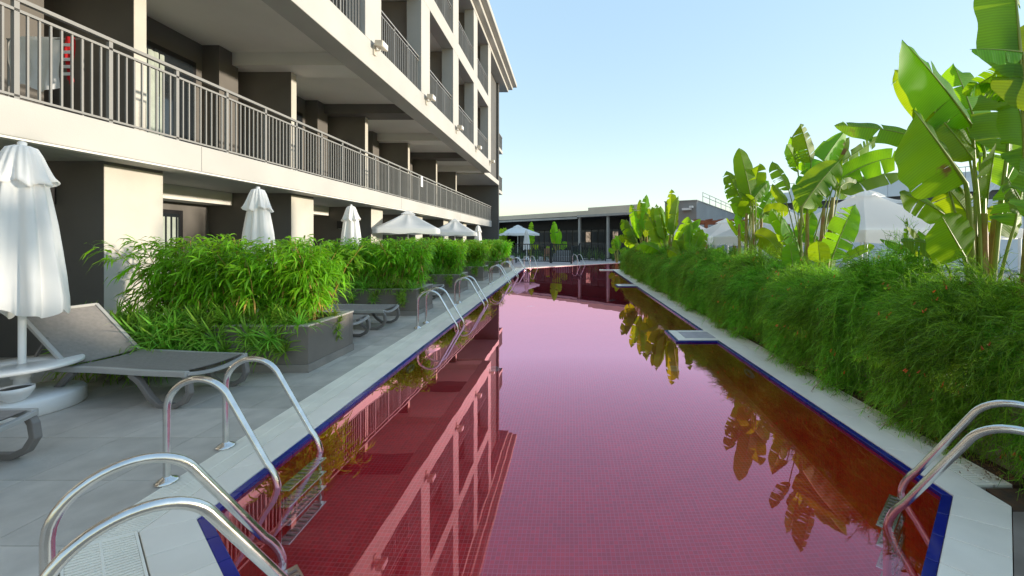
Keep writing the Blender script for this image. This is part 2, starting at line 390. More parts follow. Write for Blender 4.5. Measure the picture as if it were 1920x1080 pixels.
# paths with the deck on the LEFT of travel
leftpath = [FL, PL, (-1.15, 1.60), (0.05, 1.57)]
leftpath = leftpath[::-1]                # travelling away: deck on the left
rightpath = [(2.36, 22.2), (2.36, 2.57), (1.25, 1.54), (0.05, 1.57)]
surround = empty('pool_coping', (0, 12, 0), kind='structure')
def coping(q): MB().prism(q, -.10, 0.004).build('coping_slab', 'coping', surround, bevel=.004)
strips(leftpath, .052, .27, [.3, .25, .6], 0, 0, .004, coping)
strips(rightpath, .052, .30, [.6, .25, .3], 0, 0, .004, coping)
def bluet(q): MB().prism(q, -.034, -.004).build('blue_edge_tile', 'blue', surround, bevel=.004)
strips(leftpath, -.002, .050, [.24, .24, .245], 0, 0, .005, bluet)
rp_full = [(2.36, 22.2), (2.36, 15.1), (1.68, 15.1), (1.68, 14.4), (2.36, 14.4), (2.36, 7.3), (1.71, 7.3), (1.71, 6.5), (2.36, 6.5), (2.36, 2.57), (1.25, 1.54), (0.05, 1.57)]
strips(rp_full, -.002, .050, .245, 0, 0, .005, bluet)
for y0, y1, x0 in ((6.5, 7.3, 1.71), (14.4, 15.1, 1.68), (22.2, 22.8, 1.66)):
    x1 = 2.409
    e = .052 if y0 < 20 else 0
    MB().box(x0+e, x0+.2, y0+e, y1-e, -.1, .004).build('coping_slab', 'coping', surround, bevel=.004)
    MB().box(x0+.203, x1, y0+e, y0+.17, -.1, .004).build('coping_slab', 'coping', surround, bevel=.004)
    MB().box(x0+.203, x1, y1-.17, y1-e, -.1, .004).build('coping_slab', 'coping', surround, bevel=.004)
    MB().box(x0+.203, x1, y0+.173, y1-.173, -.1, .006).build('inset_panel', 'cope_inset', surround)
mb = MB(); mb.prism([(2.36, 22.83), (2.36, 22.21), (5.6, 22.21), (5.6, 22.79)], -.1, .003); mb.build('coping_slab', 'coping', surround)
strips([FRt, FL], -.30, -.0, .6, 0, 0, .004, lambda q: MB().prism(q, -.10, 0.004).build('coping_slab', 'coping', surround))
# gutter grates
rgut = [(2.36, 22.2), (2.36, 2.66)]
gut = empty('overflow_gutter', (0, 12, 0), kind='structure')
mb = MB()
strips(leftpath, .272, .545, 30, 0, 0, 0, lambda q: mb.prism(q, -.10, -.020)); strips(rgut, .302, .55, 30, 0, 0, 0, lambda q: mb.prism(q, -.10, -.020))
mb.build('gutter_channel', 'pit', gut)
for pth, d0, d1 in ((leftpath, .276, .54), (rgut, .306, .545)):
    mb = MB(); strips(pth, d0+.012, d1-.012, .021, 0, 0, .0075, lambda q: mb.prism(q, -.018, .001)); mb.build('grate_slats', 'grate', gut, kind='stuff')
    for e0, e1 in ((d0, d0+.011), (d1-.011, d1), ((d0+d1)/2-.005, (d0+d1)/2+.005)):
        mb = MB(); strips(pth, e0, e1, 30, 0, 0, 0, lambda q: mb.prism(q, -.0185, .0022)); mb.build('grate_frame', 'grate', gut)
# left deck: tiles clipped to the gutter line
GL = offset_path(leftpath, .547)
def clip(poly, a, b):                    # keep the left of a->b
    out = []
    s = lambda p: (b[0]-a[0])*(p[1]-a[1])-(b[1]-a[1])*(p[0]-a[0])
    for i in range(len(poly)):
        p, q = poly[i], poly[(i+1) % len(poly)]; sp, sq = s(p), s(q)
        if sp >= 0: out.append(p)
        if sp*sq < 0: t = sp/(sp-sq); out.append(lerp2(p, q, t))
    return out
deck = empty('pool_deck', (-5, 12, 0), kind='structure')
MB().prism([(-9.5, -6), GL[1], GL[2], (GL[3][0], GL[3][1]), (-9.5, 30)], -.06, -.0045).build('grout_bed', 'grout', deck)
T = .585; tiles = []
yc = GL[2][1]
for i in range(-2, 50):
    for j in range(0, 13):
        x1 = -3.07+.002-T*j + T*2; x0 = x1-T+.006; y0 = 2.13-T*4+T*i; y1 = y0+T-.006
        if y0 > 24.6 or x0 < -9.0: continue
        ps = []
        lo = [(x0, y0), (x1, y0), (x1, min(y1, yc)), (x0, min(y1, yc))] if y0 < yc else None
        hi = [(x0, max(y0, yc)), (x1, max(y0, yc)), (x1, y1), (x0, y1)] if y1 > yc else None
        if lo:
            q = clip(lo, GL[1], GL[2])
            if len(q) > 2 and abs(area(q)) > 1e-4: ps.append(q)
        if hi:
            q = clip(hi, GL[2], GL[3])
            if len(q) > 2 and abs(area(q)) > 1e-4: ps.append(q)
        if ps: tiles.append((max(y0, .1), x0, ps))
vis = [t for t in tiles if t[0] > 1.3 and t[1] > -1.45*t[0]-1.2]
vis.sort(key=lambda t: t[0]); near = vis[:290]; nid = set(id(t) for t in near)
for t in near:
    mb = MB()
    for q in t[2]: mb.prism(q, -.04, 0)
    o = mb.build('deck_tile', 'tile', deck)
mb = MB()
for t in tiles:
    if id(t) not in nid:
        for q in t[2]: mb.prism(q, -.04, 0)
mb.build('deck_tiles_far', 'tile', deck, kind='stuff')
# brown stone paving right of the near coping
GR = offset_path(rightpath, .304)
pav = empty('stone_pavement', (3, 1, 0), kind='structure')
MB().prism([(1.0, -2), (9, -2), (9, 2.63), (2.70, 2.63), GR[1], GR[2], (1.0, 1.0)], -.06, -.005).build('grout_bed', 'soil', pav)
for i in range(4):
    for j in range(6):
        x0, y0 = 1.2+.8*j, -1.0+.9*i-.2
        q = [(x0, y0), (x0+.795, y0), (x0+.795, min(y0+.895, 2.62)), (x0, min(y0+.895, 2.62))]
        q = clip(q, *[GR[1], GR[2]])
        q2 = clip(q, (2.662, 5), (2.662, -5)) if False else q
        if len(q) > 2 and abs(area(q)) > .01: MB().prism(q, -.04, 0).build('paving_stone', 'brownstone', pav)

# ------------------------------------------------------------------ hotel building
hotel = empty('hotel_building', (-7, 12, 0), label='cream hotel block with dark recessed balconies and a stepped roof cornice', cat='building')
def hb(name, m, x0, x1, y0, y1, z0, z1, parent=None, bevel=0):
    return MB().box(x0, x1, y0, y1, z0, z1).build(name, m, parent or hotel, bevel)
Y0B, Y1B = -5, 31.0
CEN = [2.85+3.75*k for k in range(7)]
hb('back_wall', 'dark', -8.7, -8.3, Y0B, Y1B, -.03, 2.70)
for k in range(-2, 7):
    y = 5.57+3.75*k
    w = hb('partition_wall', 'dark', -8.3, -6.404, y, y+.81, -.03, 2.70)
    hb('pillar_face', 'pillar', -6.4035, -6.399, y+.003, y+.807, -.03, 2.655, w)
    hb('bulkhead', 'soffit', -8.3, -7.75, y+.82, y+3.74, 2.42, 2.70)
    # ground floor glazed door
    if k >= -1:
        d = hb('door', 'black', -8.3, -8.27, y+1.2, y+3.1, .0, 2.25)
        for q in range(2):
            f = hb('pane', 'glass', -8.275, -8.262, y+1.28+.9*q, y+2.12+.9*q, .08, 2.17, d)
        for q in range(2):
            mb = MB()
            ys = [y+1.3+.9*q+.02*s for s in range(40)]
            mb.add([(-8.258+.012*math.sin(s*1.1+q), yy, zz) for s, yy in enumerate(ys) for zz in (.1, 2.1)], [(2*s, 2*s+2, 2*s+3, 2*s+1) for s in range(39)], True)
            mb.build('curtain', 'curtain', d)
hb('floor_slab', 'white', -9.0, -5.85, Y0B, 30.4, 2.70, 3.11, None, .012)
for y in (-1.2, 6.44, 14.1, 21.7): hb('sealant_joint', 'endwall', -5.86, -5.8485, y, y+.006, 2.712, 3.098)
hb('drip_edge', 'soffit', -5.98, -5.86, Y0B, 30.39, 2.675, 2.698)
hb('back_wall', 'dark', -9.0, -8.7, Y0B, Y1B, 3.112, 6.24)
hb('ceiling_slab', 'soffit', -9.0, -5.55, Y0B, 25.75, 6.24, 6.55)
hb('fascia_beam', 'white', -5.55, -5.0, Y0B, 25.75, 5.93, 6.63, None, .012)
for i, c in enumerate(CEN):
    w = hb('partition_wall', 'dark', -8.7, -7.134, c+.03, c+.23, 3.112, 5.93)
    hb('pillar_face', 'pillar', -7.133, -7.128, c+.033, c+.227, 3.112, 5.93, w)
    hb('ceiling_beam', 'dark' if i % 2 == 1 else 'soffit', -8.7, -5.552, c-.38, c+.38, 5.932, 6.24)
    hb('wall_pier', 'dark', -8.7, -8.3, c-.75, c-.2, 3.112, 6.239)
    d = hb('door', 'black', -8.7, -8.66, c+.8, c+2.8, 3.112, 5.73)
    for q in range(2):
        hb('pane', 'glass', -8.665, -8.65, c+.88+.96*q, c+1.76+.96*q, 3.2, 5.62, d)
    ys = [c+.9+.02*s for s in range(60)]
    mb = MB(); mb.add([(-8.64+.014*math.sin(s*1.05), yy, zz) for s, yy in enumerate(ys) for zz in (3.2, 5.55)], [(2*s, 2*s+2, 2*s+3, 2*s+1) for s in range(59)], True)
    mb.build('curtain', 'curtain', d)
# upper storeys
for (z0, z1) in ((6.632, 9.87), (10.502, 13.7)):
    for c in CEN:
        hb('pilaster', 'white', -5.5, -5.002, c-.42, c+.42, z0, z1, None, .01)
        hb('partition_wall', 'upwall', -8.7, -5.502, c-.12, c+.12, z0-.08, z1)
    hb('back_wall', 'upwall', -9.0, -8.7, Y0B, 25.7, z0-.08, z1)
    for c in CEN[:-1]:
        hb('window', 'glass', -8.7, -8.68, c+.8, c+2.6, z0, z0+2.3)
hb('fascia_beam', 'white', -5.5, -5.0, Y0B, 25.75, 9.87, 10.50, None, .012)
hb('ceiling_slab', 'soffit', -9.0, -5.502, Y0B, 25.75, 9.90, 10.42)
hb('roof_slab', 'white', -9.5, -4.98, Y0B, 33.0, 13.70, 13.95, None, .02)
hb('cornice', 'white', -9.5, -4.65, Y0B, 33.2, 13.952, 14.22, None, .03)
hb('cornice', 'white', -9.5, -4.33, Y0B, 33.4, 14.222, 14.55, None, .03)
hb('end_wall', 'endwall', -9.0, -5.44, 31.0, 31.3, -.03, 13.699)
hb('end_block', 'endwall', -9.0, -5.62, 25.76, 30.99, 6.2, 13.698)
hb('end_soffit', 'white', -9.0, -5.4, 25.76, 30.98, 5.86, 6.19, None, .01)
for z in (5.6, 8.9):
    b = hb('side_balcony', 'white', -6.6, -5.45, 31.31, 33.0, z-.25, z, None, .01)
    for q in range(10): hb('baluster', 'rail', -5.52, -5.48, 31.36+.17*q, 31.39+.17*q, z, z+1.05, b)
    hb('handrail', 'rail', -5.54, -5.46, 31.32, 32.99, z+1.05, z+1.1, b)
# long first floor railing
rl = MB().box(-5.925, -5.865, 2.4, 30.35, 4.155, 4.20).build('railing', 'rail', hotel, .004)
MB().box(-5.915, -5.875, 2.4, 30.35, 4.045, 4.075).build('lower_rail', 'rail', rl)
MB().box(-5.915, -5.875, 2.4, 30.35, 3.135, 3.16).build('bottom_rail', 'rail', rl)
bal = MB().box(-.009, .009, -.009, .009, 0, .886).mesh('baluster', 'rail')
post = MB().box(-.02, .02, -.022, .022, 0, 1.045).mesh('railing_post', 'rail')
o0 = wloc(rl); y = 2.54; n = 0
while y < 30.3:
    me, nm, z = (post, 'railing_post', 3.11) if n % 9 == 0 else (bal, 'baluster', 3.16)
    share(nm, me, Vector((-5.895, y, z))-o0, rl)
    y += .0983; n += 1
bal2 = MB().box(-.010, .010, -.010, .010, 0, 1.0).mesh('baluster', 'rail')
for zb in (6.63, 10.50):
    for c in CEN[:-1]:
        a, b = c+.42, c+3.33
        r2 = MB().box(-5.13, -5.08, a, b, zb+1.17, zb+1.21).build('railing', 'rail', hotel)
        MB().box(-5.12, -5.09, a, b, zb+1.06, zb+1.085).build('lower_rail', 'rail', r2)
        MB().box(-5.12, -5.09, a, b, zb+.035, zb+.06).build('bottom_rail', 'rail', r2)
        o0 = wloc(r2); k = 22
        for q in range(1, k):
            share('baluster', bal2, Vector((-5.105, a+(b-a)*q/k, zb+.06))-o0, r2)
        for q in (0.35, .68): MB().box(-5.12, -5.09, a+(b-a)*q, a+(b-a)*q+.035, zb, zb+1.17).build('railing_post', 'rail', r2)
# things fixed to the hotel
for i, c in enumerate(CEN[1:]):
    f = empty('floodlight', (-5.0, c-.02, 6.42), label='small beige floodlight fixed to the cream fascia below a pilaster', cat='floodlight', group='floodlights along the fascia')
    MB().box(-5.0, -4.955, c-.06, c+.06, 6.34, 6.60).build('mount_plate', 'brass', f, .005)
    MB().tube([(-4.96, c, 6.46), (-4.86, c, 6.46), (-4.83, c, 6.56)], .016, 6).build('bracket', 'brass', f)
    hd = MB(); hd.add([(x, c+yy, z) for x, z, w in ((-4.93, 6.55, .13), (-4.72, 6.50, .16), (-4.70, 6.66, .16), (-4.91, 6.68, .13)) for yy in (-w, w)],
                      [(0, 2, 3, 1), (2, 4, 5, 3), (4, 6, 7, 5), (6, 0, 1, 7), (0, 6, 4, 2), (1, 3, 5, 7)])
    h = hd.build('lamp_head', 'brass', f, .008)
    MB().box(-4.712, -4.698, c-.13, c+.13, 6.515, 6.645).build('lens', 'whitepl', h)
for (x, y, z, lab) in ((-7.9, 14.13, 4.95, 'dark box wall lamp on first floor partition, third from the drying towels'), (-7.9, 21.63, 4.95, 'dark box wall lamp on first floor partition towards the end wall'),
                  (-7.25, 5.57, 2.22, 'dark box wall lamp behind the furled parasol with the round table'), (-7.25, 13.07, 2.12, 'dark box wall lamp on ground floor wall beside the third furled parasol')):
    w = empty('wall_lamp', (x, y, z), label=lab, cat='wall lamp')
    MB().box(x-.2, x+.2, y-.1, y, z-.12, z+.12).build('housing', 'black', w, .006)
    MB().box(x-.17, x+.17, y-.085, y-.02, z-.125, z-.118).build('diffuser', 'whitepl', w)
s = MB().box(-5.862, -5.852, 15.95, 16.17, 3.75, 4.17).build('notice_plate', 'whitepl', label='blank white plate hung on the long balcony railing', cat='plate')
# drying towels on the balcony
def cloth(name, m, p0, p1, ztop, zbot, n=24, amp=.03, ph=0.0, parent=None, hem=.06, **kw):
    mb = MB(); vs = []
    a, b = Vector(p0), Vector(p1); dirn = (b-a).normalized(); nr = dirn.cross(Vector((0, 0, 1)))
    K = 10
    for i in range(n+1):
        t = i/n
        for k in range(K+1):
            q = k/K
            p = a.lerp(b, t) + nr*(amp*q*math.sin(t*17+ph)+.02*math.sin(q*5+t*4)); z = ztop+(zbot-ztop)*q + hem*math.sin(t*6+ph)*q
            vs.append((p.x, p.y, z))
    W = K+1
    mb.add(vs, [(i*W+k, (i+1)*W+k, (i+1)*W+k+1, i*W+k+1) for i in range(n) for k in range(K)], True)
    return mb.build(name, m, parent, **kw)
rack = empty('drying_rack', (-7.3, 5.6, 3.11), label='thin metal drying rack on the first floor balcony', cat='rack')
for x in (-7.78, -6.75):
    MB().tube([(x, 5.62, 3.11), (x, 5.62, 4.40)], .012, 6).build('leg', 'rail', rack)
MB().tube([(-7.8, 5.62, 4.40), (-6.73, 5.62, 4.40)], .012, 6).build('crossbar', 'rail', rack)
cloth('towel', 'towel', (-7.72, 5.6, 0), (-7.06, 5.6, 0), 4.42, 3.72, ph=.4, label='white towel drying on a rack behind the balcony railing', cat='towel')
tw = cloth('striped_cloth', 'redcloth', (-6.96, 5.6, 0), (-6.85, 5.6, 0), 4.42, 3.82, n=10, amp=.015, label='red and white striped cloth hanging behind the balcony railing', cat='cloth')
for q in range(5): MB().box(-6.97, -6.84, 5.572, 5.584, 3.88+.1*q, 3.92+.1*q).build('stripe', 'towel', tw)

# ------------------------------------------------------------------ pool fittings
def make_ladder():
    t = empty('pool_ladder')             # local: water towards +X, deck edge inner line at x=0
    for y in (-.23, .23):
        pts = [Vector((-.56, y, .0)), Vector((-.56, y, .48))]
        pts += [Vector((-.56+.215-.215*math.cos(R(a)), y, .48+.205*math.sin(R(a)))) for a in range(12, 149, 8)]
        pts += [Vector((.10, y, .13))]
        q = bez(Vector((.10, y, .13)), Vector((.175, y, .04)), Vector((.18, y, -.06)), 5)[1:]
        pts += q + [Vector((.18, y, -.95))]
        r = MB().tube(pts, .0205, 12).build('grab_rail', 'steel', t)
        MB().lathe([(.064, 0.0045), (.064, .010), (.05, .022), (.026, .034), (.022, .04)], 20, (-.56, y, 0)).build('flange', 'steel', r)
    for z in (-.13, -.36, -.59, -.82):
        s = MB().box(.15, .24, -.21, .21, z-.012, z+.012).build('step', 'steel', t, .004)
        for q in range(9): MB().box(.165, .225, -.18+.042*q, -.165+.042*q, z+.012, z+.018).build('grip_rib', 'pit', s)
    return t
lad = make_ladder(); used = []
LG = 'steel pool ladders'
def lx(y): return leftX(y)
place(lad, used, (lx(2.92), 2.92, 0), 0, label='steel pool ladder in front of the lounger with raised back', cat='pool ladder', group=LG)
for y, lab in ((7.68, 'steel pool ladder beside the pair of flat loungers'), (10.3, 'steel pool ladder opposite the second and third planters'), (15.35, 'steel pool ladder beside the fourth planter'), (18.15, 'steel pool ladder between the fourth and fifth planters'), (22.4, 'steel pool ladder at the last planters')):
    place(lad, used, (lx(y), y, 0), R(1.4), label=lab, cat='pool ladder', group=LG)
a45 = math.atan2(.76, .95)
place(lad, used, (-1.414, 1.79, 0), R(49), label='steel pool ladder on the slanted corner of the coping beside the deck', cat='pool ladder', group=LG)
place(lad, used, (2.12, 2.36, 0), R(133), label='steel pool ladder on the slanted corner next to the hanging hedge', cat='pool ladder', group=LG)
fdir = math.atan2(FRt[1]-FL[1], FRt[0]-FL[0])
for s, lab in ((.55, 'steel pool ladder at the slanted far edge nearest the open parasol'), (4.6, 'steel pool ladder at the slanted far edge below the iron fence')):
    place(lad, used, (FL[0]+math.cos(fdir)*s, FL[1]+math.sin(fdir)*s, 0), fdir-R(90), label=lab, cat='pool ladder', group=LG)
def pool_light(x, y, z, sgn, lab):
    o = empty('pool_light', (x, y, z), label=lab, cat='pool light')
    def ring(prof, m, nm):
        mb = MB(); vs = []; fs = []; n = 24
        for r, d in prof:
            for j in range(n): vs.append((x+sgn*d, y+r*math.cos(2*math.pi*j/n), z+r*math.sin(2*math.pi*j/n)))
        for i in range(len(prof)-1):
            for j in range(n): fs.append((i*n+j, i*n+(j+1) % n, (i+1)*n+(j+1) % n, (i+1)*n+j))
        fs.append(tuple(range((len(prof)-1)*n, len(prof)*n)))
        mb.add(vs, fs, True).build(nm, m, o)
    ring([(.135, 0), (.135, .02), (.11, .035), (.075, .028), (.07, .02)], 'whitepl', 'rim'); ring([(.07, .019), (.06, .027), (.02, .03)], 'steel', 'lens')
pool_light(2.36, 5.3, -.36, -1, 'round white pool light on red wall below the hanging hedge')
pool_light(2.36, 10.4, -.36, -1, 'round white pool light on red wall past the coping ledge')
pool_light(lx(5.5), 5.5, -.36, 1, 'round white pool light on red wall below the planters')
for i, (x, y) in enumerate(((-1.2, 6.4), (1.65, 6.4), (-1.1, 11.5), (1.3, 12.5))):
    d = empty('floor_drain', (x, y, DEPTH), label='round white drain cover set in the red pool floor', cat='drain cover', group='drain covers on the pool floor')
    MB().lathe([(.12, 0.001), (.12, .012), (.09, .02), (.03, .024)], 20, (x, y, DEPTH)).build('cover', 'whitepl', d)
    for q in range(4): MB().obox((x, y), (math.cos(q*.785), math.sin(q*.785)), (-math.sin(q*.785), math.cos(q*.785)), -.07, .07, -.006, .006, DEPTH+.02, DEPTH+.0265+.0006*q).build('slot', 'pit', d)

# ------------------------------------------------------------------ loungers
def make_lounger(back):
    t = empty('sun_lounger')             # local: foot end at x=0, head towards -x, width along y
    W = .31
    for s in (-1, 1):
        MB().bar([(0, s*W, .335), (-.5, s*W, .335), (-1.0, s*W, .345), (-1.95, s*W, .335)], .045, .055, (0, 1, 0)).build('side_rail', 'frame', t, .006)
        pts = [Vector(p) for p in ((-.62, 0, .31), (-.52, 0, .24), (-.40, 0, .09), (-.31, 0, .025), (-.14, 0, .022), (-.04, 0, .07), (.015, 0, .16), (.0, 0, .26), (-.03, 0, .315))]
        MB().bar([(p.x, s*(W-.01), p.z) for p in pts], .05, .05, (0, 1, 0)).build('leg', 'legp', t, .008)
        MB().bar([(-1.25, s*(W-.01), .31), (-1.42, s*(W-.01), .17), (-1.60, s*(W-.01), .026), (-1.75, s*(W-.01), .026)], .05, .045, (0, 1, 0)).build('leg', 'legp', t, .008)
    mb = MB()
    mb.bar([(-.005, y, .338-.045*(1-(y/W)**2)) for y in [W*(-1+.2*i) for i in range(11)]], .045, .032, (1, 0, 0)); mb.build('foot_bar', 'frame', t, .004)
    def sling(p, q, n=14):               # curved sheet from p to q (x,z)
        vs = []; K = 10
        for i in range(n+1):
            x = p[0]+(q[0]-p[0])*i/n; z = p[1]+(q[1]-p[1])*i/n
            for k in range(K+1):
                yy = -W+.024+(2*W-.048)*k/K; sag = -.035*(1-(yy/W)**2)*(.5+.5*(1-math.cos(math.pi*2*i/n))/2)
                vs.append((x, yy, z+sag))
        b = len(vs); vs2 = vs+[(x, y, z-.008) for x, y, z in vs]; Wd = K+1
        fs = [(i*Wd+k, i*Wd+k+1, (i+1)*Wd+k+1, (i+1)*Wd+k) for i in range(n) for k in range(K)]
        fs = [f[::-1] for f in fs] + [tuple(b+j for j in f) for f in fs]
        return MB().add(vs2, fs, True)
    sling((-.03, .366), (-1.30, .372)).build('seat_sling', 'sling', t)
    if back:
        e = (-1.33-.56, .375+.50)
    else:
        e = (-1.33-.66, .375)
    for s in (-1, 1):
        MB().bar([(-1.33, s*W*.985, .372), (e[0], s*W*.985, e[1])], .035, .03, (0, 1, 0)).build('back_rail', 'frame', t, .004)
        if back: MB().bar([(-1.62, s*(W-.045), .63), (-1.82, s*(W-.045), .345)], .02, .02, (0, 1, 0)).build('prop', 'legp', t)
    MB().bar([(e[0], y, e[1]) for y in (-W, 0, W)], .035, .03, (1, 0, 0)).build('head_bar', 'frame', t, .004)
    sling((-1.345, .385), (e[0]+.01, e[1]+.0)).build('back_sling', 'sling', t)
    return t
lu = make_lounger(True); used = []
place(lu, used, (-3.60, 4.16, 0), R(-6), label='grey sling sun lounger with raised back beside the round parasol table', cat='sun lounger', group='sun loungers on the deck')
place(lu, used, (-3.93, 2.68, 0), R(2), label='grey sling sun lounger whose curved foot end is beside the parasol base', cat='sun lounger', group='sun loungers on the deck')
lf = make_lounger(False); uf = []
place(lf, uf, (-3.38, 6.47, 0), R(-3), label='flat sun lounger tucked against the first planter', cat='sun lounger', group='sun loungers on the deck')
place(lf, uf, (-3.34, 7.60, 0), R(1), label='flat sun lounger standing in front of the second planter', cat='sun lounger', group='sun loungers on the deck')
place(lf, uf, (-3.6, 11.3, 0), R(1), label='flat sun lounger standing in front of the third planter', cat='sun lounger', group='sun loungers on the deck')

# ------------------------------------------------------------------ parasols
def make_closed():
    t = empty('furled_parasol')
    MB().tube([(0, 0, .10), (0, 0, 2.48)], .026, 14).build('pole', 'whitepl', t)
    b = MB().lathe([(.385, 0), (.40, .015), (.40, .13), (.385, .15), (.12, .165), (.06, .18), (.05, .30), (.036, .32)], 36).build('base', 'whitepl', t)
    rnd = [random.uniform(-.6, .6) for _ in range(12)]
    def f(r, z, a):
        k = (z-.92)/(2.2-.92); lob = math.cos(8*a+.8*math.sin(3*a+1)); sub = math.cos(19*a+z*2.5)*.35+math.cos(31*a-z*3)*.12
        amp = .21*(1-.4*k)
        q = r*(1+amp*lob+.10*sub*(1-k*.4) + .05*math.sin(2*a+z*2))
        zz = z + (.05*math.sin(4*a+.7)+.03*math.sin(7*a))*max(0, 1-(z-.92)/.18)
        return (q, zz)
    prof = [(.240, .92), (.248, .95), (.248, 1.05), (.236, 1.25), (.216, 1.5), (.194, 1.75), (.170, 1.95), (.148, 2.12), (.13, 2.2)]
    prof2 = [(.235, .93)]
    c = MB().lathe(prof, 128, fn=f, caps=False).build('canopy', 'fabric', t)
    def g(r, z, a):
        k = max(0, (2.34-z)/.2); lob = math.cos(8*a+1.1+.6*math.sin(2*a))
        return (r*(1+(.16*k+.04)*lob+.05*math.cos(17*a)), z + .022*k*math.cos(8*a+2.6)+.02*k*math.sin(3*a))
    MB().lathe([(.188, 2.14), (.196, 2.15), (.178, 2.19), (.166, 2.24), (.145, 2.33), (.118, 2.42), (.09, 2.485), (.05, 2.505), (.005, 2.51)], 128, fn=g, caps=False).build('vent_cap', 'fabric', c)
    MB().lathe([(.03, 2.48), (.03, 2.535), (.018, 2.545), (.002, 2.55)], 12).build('finial', 'whitepl', t)
    return t
pc = make_closed(); used = []
PG = 'furled white parasols'
place(pc, used, (-5.2, 3.85, 0), 0.3, label='furled white parasol rising through a round white table', cat='parasol', group=PG)
place(pc, used, (-5.42, 7.05, 0), 1.1, label='furled white parasol between the first and second planters', cat='parasol', group=PG)
place(pc, used, (-5.66, 10.5, 0), 2.0, label='furled white parasol between the second and third planters', cat='parasol', group=PG)
place(pc, used, (-5.42, 24.0, 0), .5, label='furled white parasol at the end of the planter row', cat='parasol', group=PG)
place(pc, used, (-3.55, 33.5, 0), .9, label='furled white parasol behind the iron fence', cat='parasol', group=PG)
def make_open(S=1.05, zt=2.62, ze=2.0):
    t = empty('open_parasol')
    MB().tube([(0, 0, .06), (0, 0, zt+.03)], .024, 12).build('pole', 'whitepl', t)
    MB().lathe([(.30, 0), (.31, .015), (.31, .08), (.29, .10), (.06, .13), (.04, .2)], 28).build('base', 'whitepl', t)
    mb = MB(); n = 64; K = 8; vs = []
    def rad(a):
        aa = (a+math.pi/4) % (math.pi/2)-math.pi/4
        return S/math.cos(aa)*(.985)
    for k in range(K+1):
        q = k/K
        for j in range(n):
            a = 2*math.pi*j/n; d = .035*math.sin(math.pi*q)*abs(math.sin(4*a))
            r = rad(a)*(.05+.95*q); vs.append((r*math.cos(a), r*math.sin(a), zt+(ze-zt)*q**.94-d))
    for j in range(n):
        a = 2*math.pi*j/n; r = rad(a)*1.0; vs.append((r*math.cos(a)*1.005, r*math.sin(a)*1.005, ze-.15+.02*math.sin(8*a)))
    mb.add(vs, [(k*n+j, (k+1)*n+j, (k+1)*n+(j+1) % n, k*n+(j+1) % n) for k in range(K+1) for j in range(n)], True)
    mb.add([vs[j] for j in range(n)], [tuple(range(n))])
    c = mb.build('canopy', 'fabric', t)
    def cap(r, z, a): return rad(a)*r/S
    MB().lathe([(.24, zt-.08), (.14, zt-.02), (.05, zt+.045), (.005, zt+.06)], 32, fn=cap, caps=False).build('vent_cap', 'fabric', c)
    for j in range(8):
        a = j*math.pi/4; r = rad(a)*.95
        MB().bar([(.03*math.cos(a), .03*math.sin(a), zt-.06), (r*math.cos(a), r*math.sin(a), ze-.03)], .014, .018, (-math.sin(a), math.cos(a), 0)).build('rib', 'whitepl', c)
    return t
po = make_open(); used = []
for x, y, rz, lab in ((-5.7, 14.3, .35, 'open white parasol between the third and fourth planters'), (-5.55, 19.6, .2, 'open white parasol between the fourth and fifth planters'), (-4.6, 36, .5, 'open white parasol beside the iron fence')):
    place(po, used, (x, y, 0), rz, 1.35 if y > 30 else 1.0, label=lab, cat='parasol', group='open white parasols')
for o in list(col.objects):
    if o.name.startswith('open_parasol') and o.location.y > 30: o.scale = (1.4, 1.4, 1.13)
tb = empty('round_table', (-5.2, 3.85, 0), label='round white table fitted around the parasol pole', cat='table')
MB().lathe([(.37, .40), (.385, .405), (.385, .43), (.375, .437), (.03, .439), (.027, .40)], 44, (-5.2, 3.85, 0), caps=False).build('table_top', 'whitepl', tb)
MB().lathe([(.062, .305), (.07, .32), (.06, .34), (.075, .39), (.075, .399)], 20, (-5.2, 3.85, 0), fn=lambda r, z, a: r*(1+.08*math.cos(10*a))).build('table_stem', 'whitepl', tb)
ab = empty('ashtray', (-4.93, 3.63, .162), label='white bowl ashtray with black inside on the parasol base', cat='ashtray')
MB().lathe([(.05, .163), (.06, .175), (.085, .20), (.105, .24), (.112, .255), (.112, .285), (.104, .287), (.1, .27)], 28, (-4.985, 3.645, 0)).build('bowl', 'whitepl', ab)
MB().lathe([(.1, .262), (.099, .272), (.05, .274)], 28, (-4.985, 3.645, 0)).build('sand', 'black', ab)

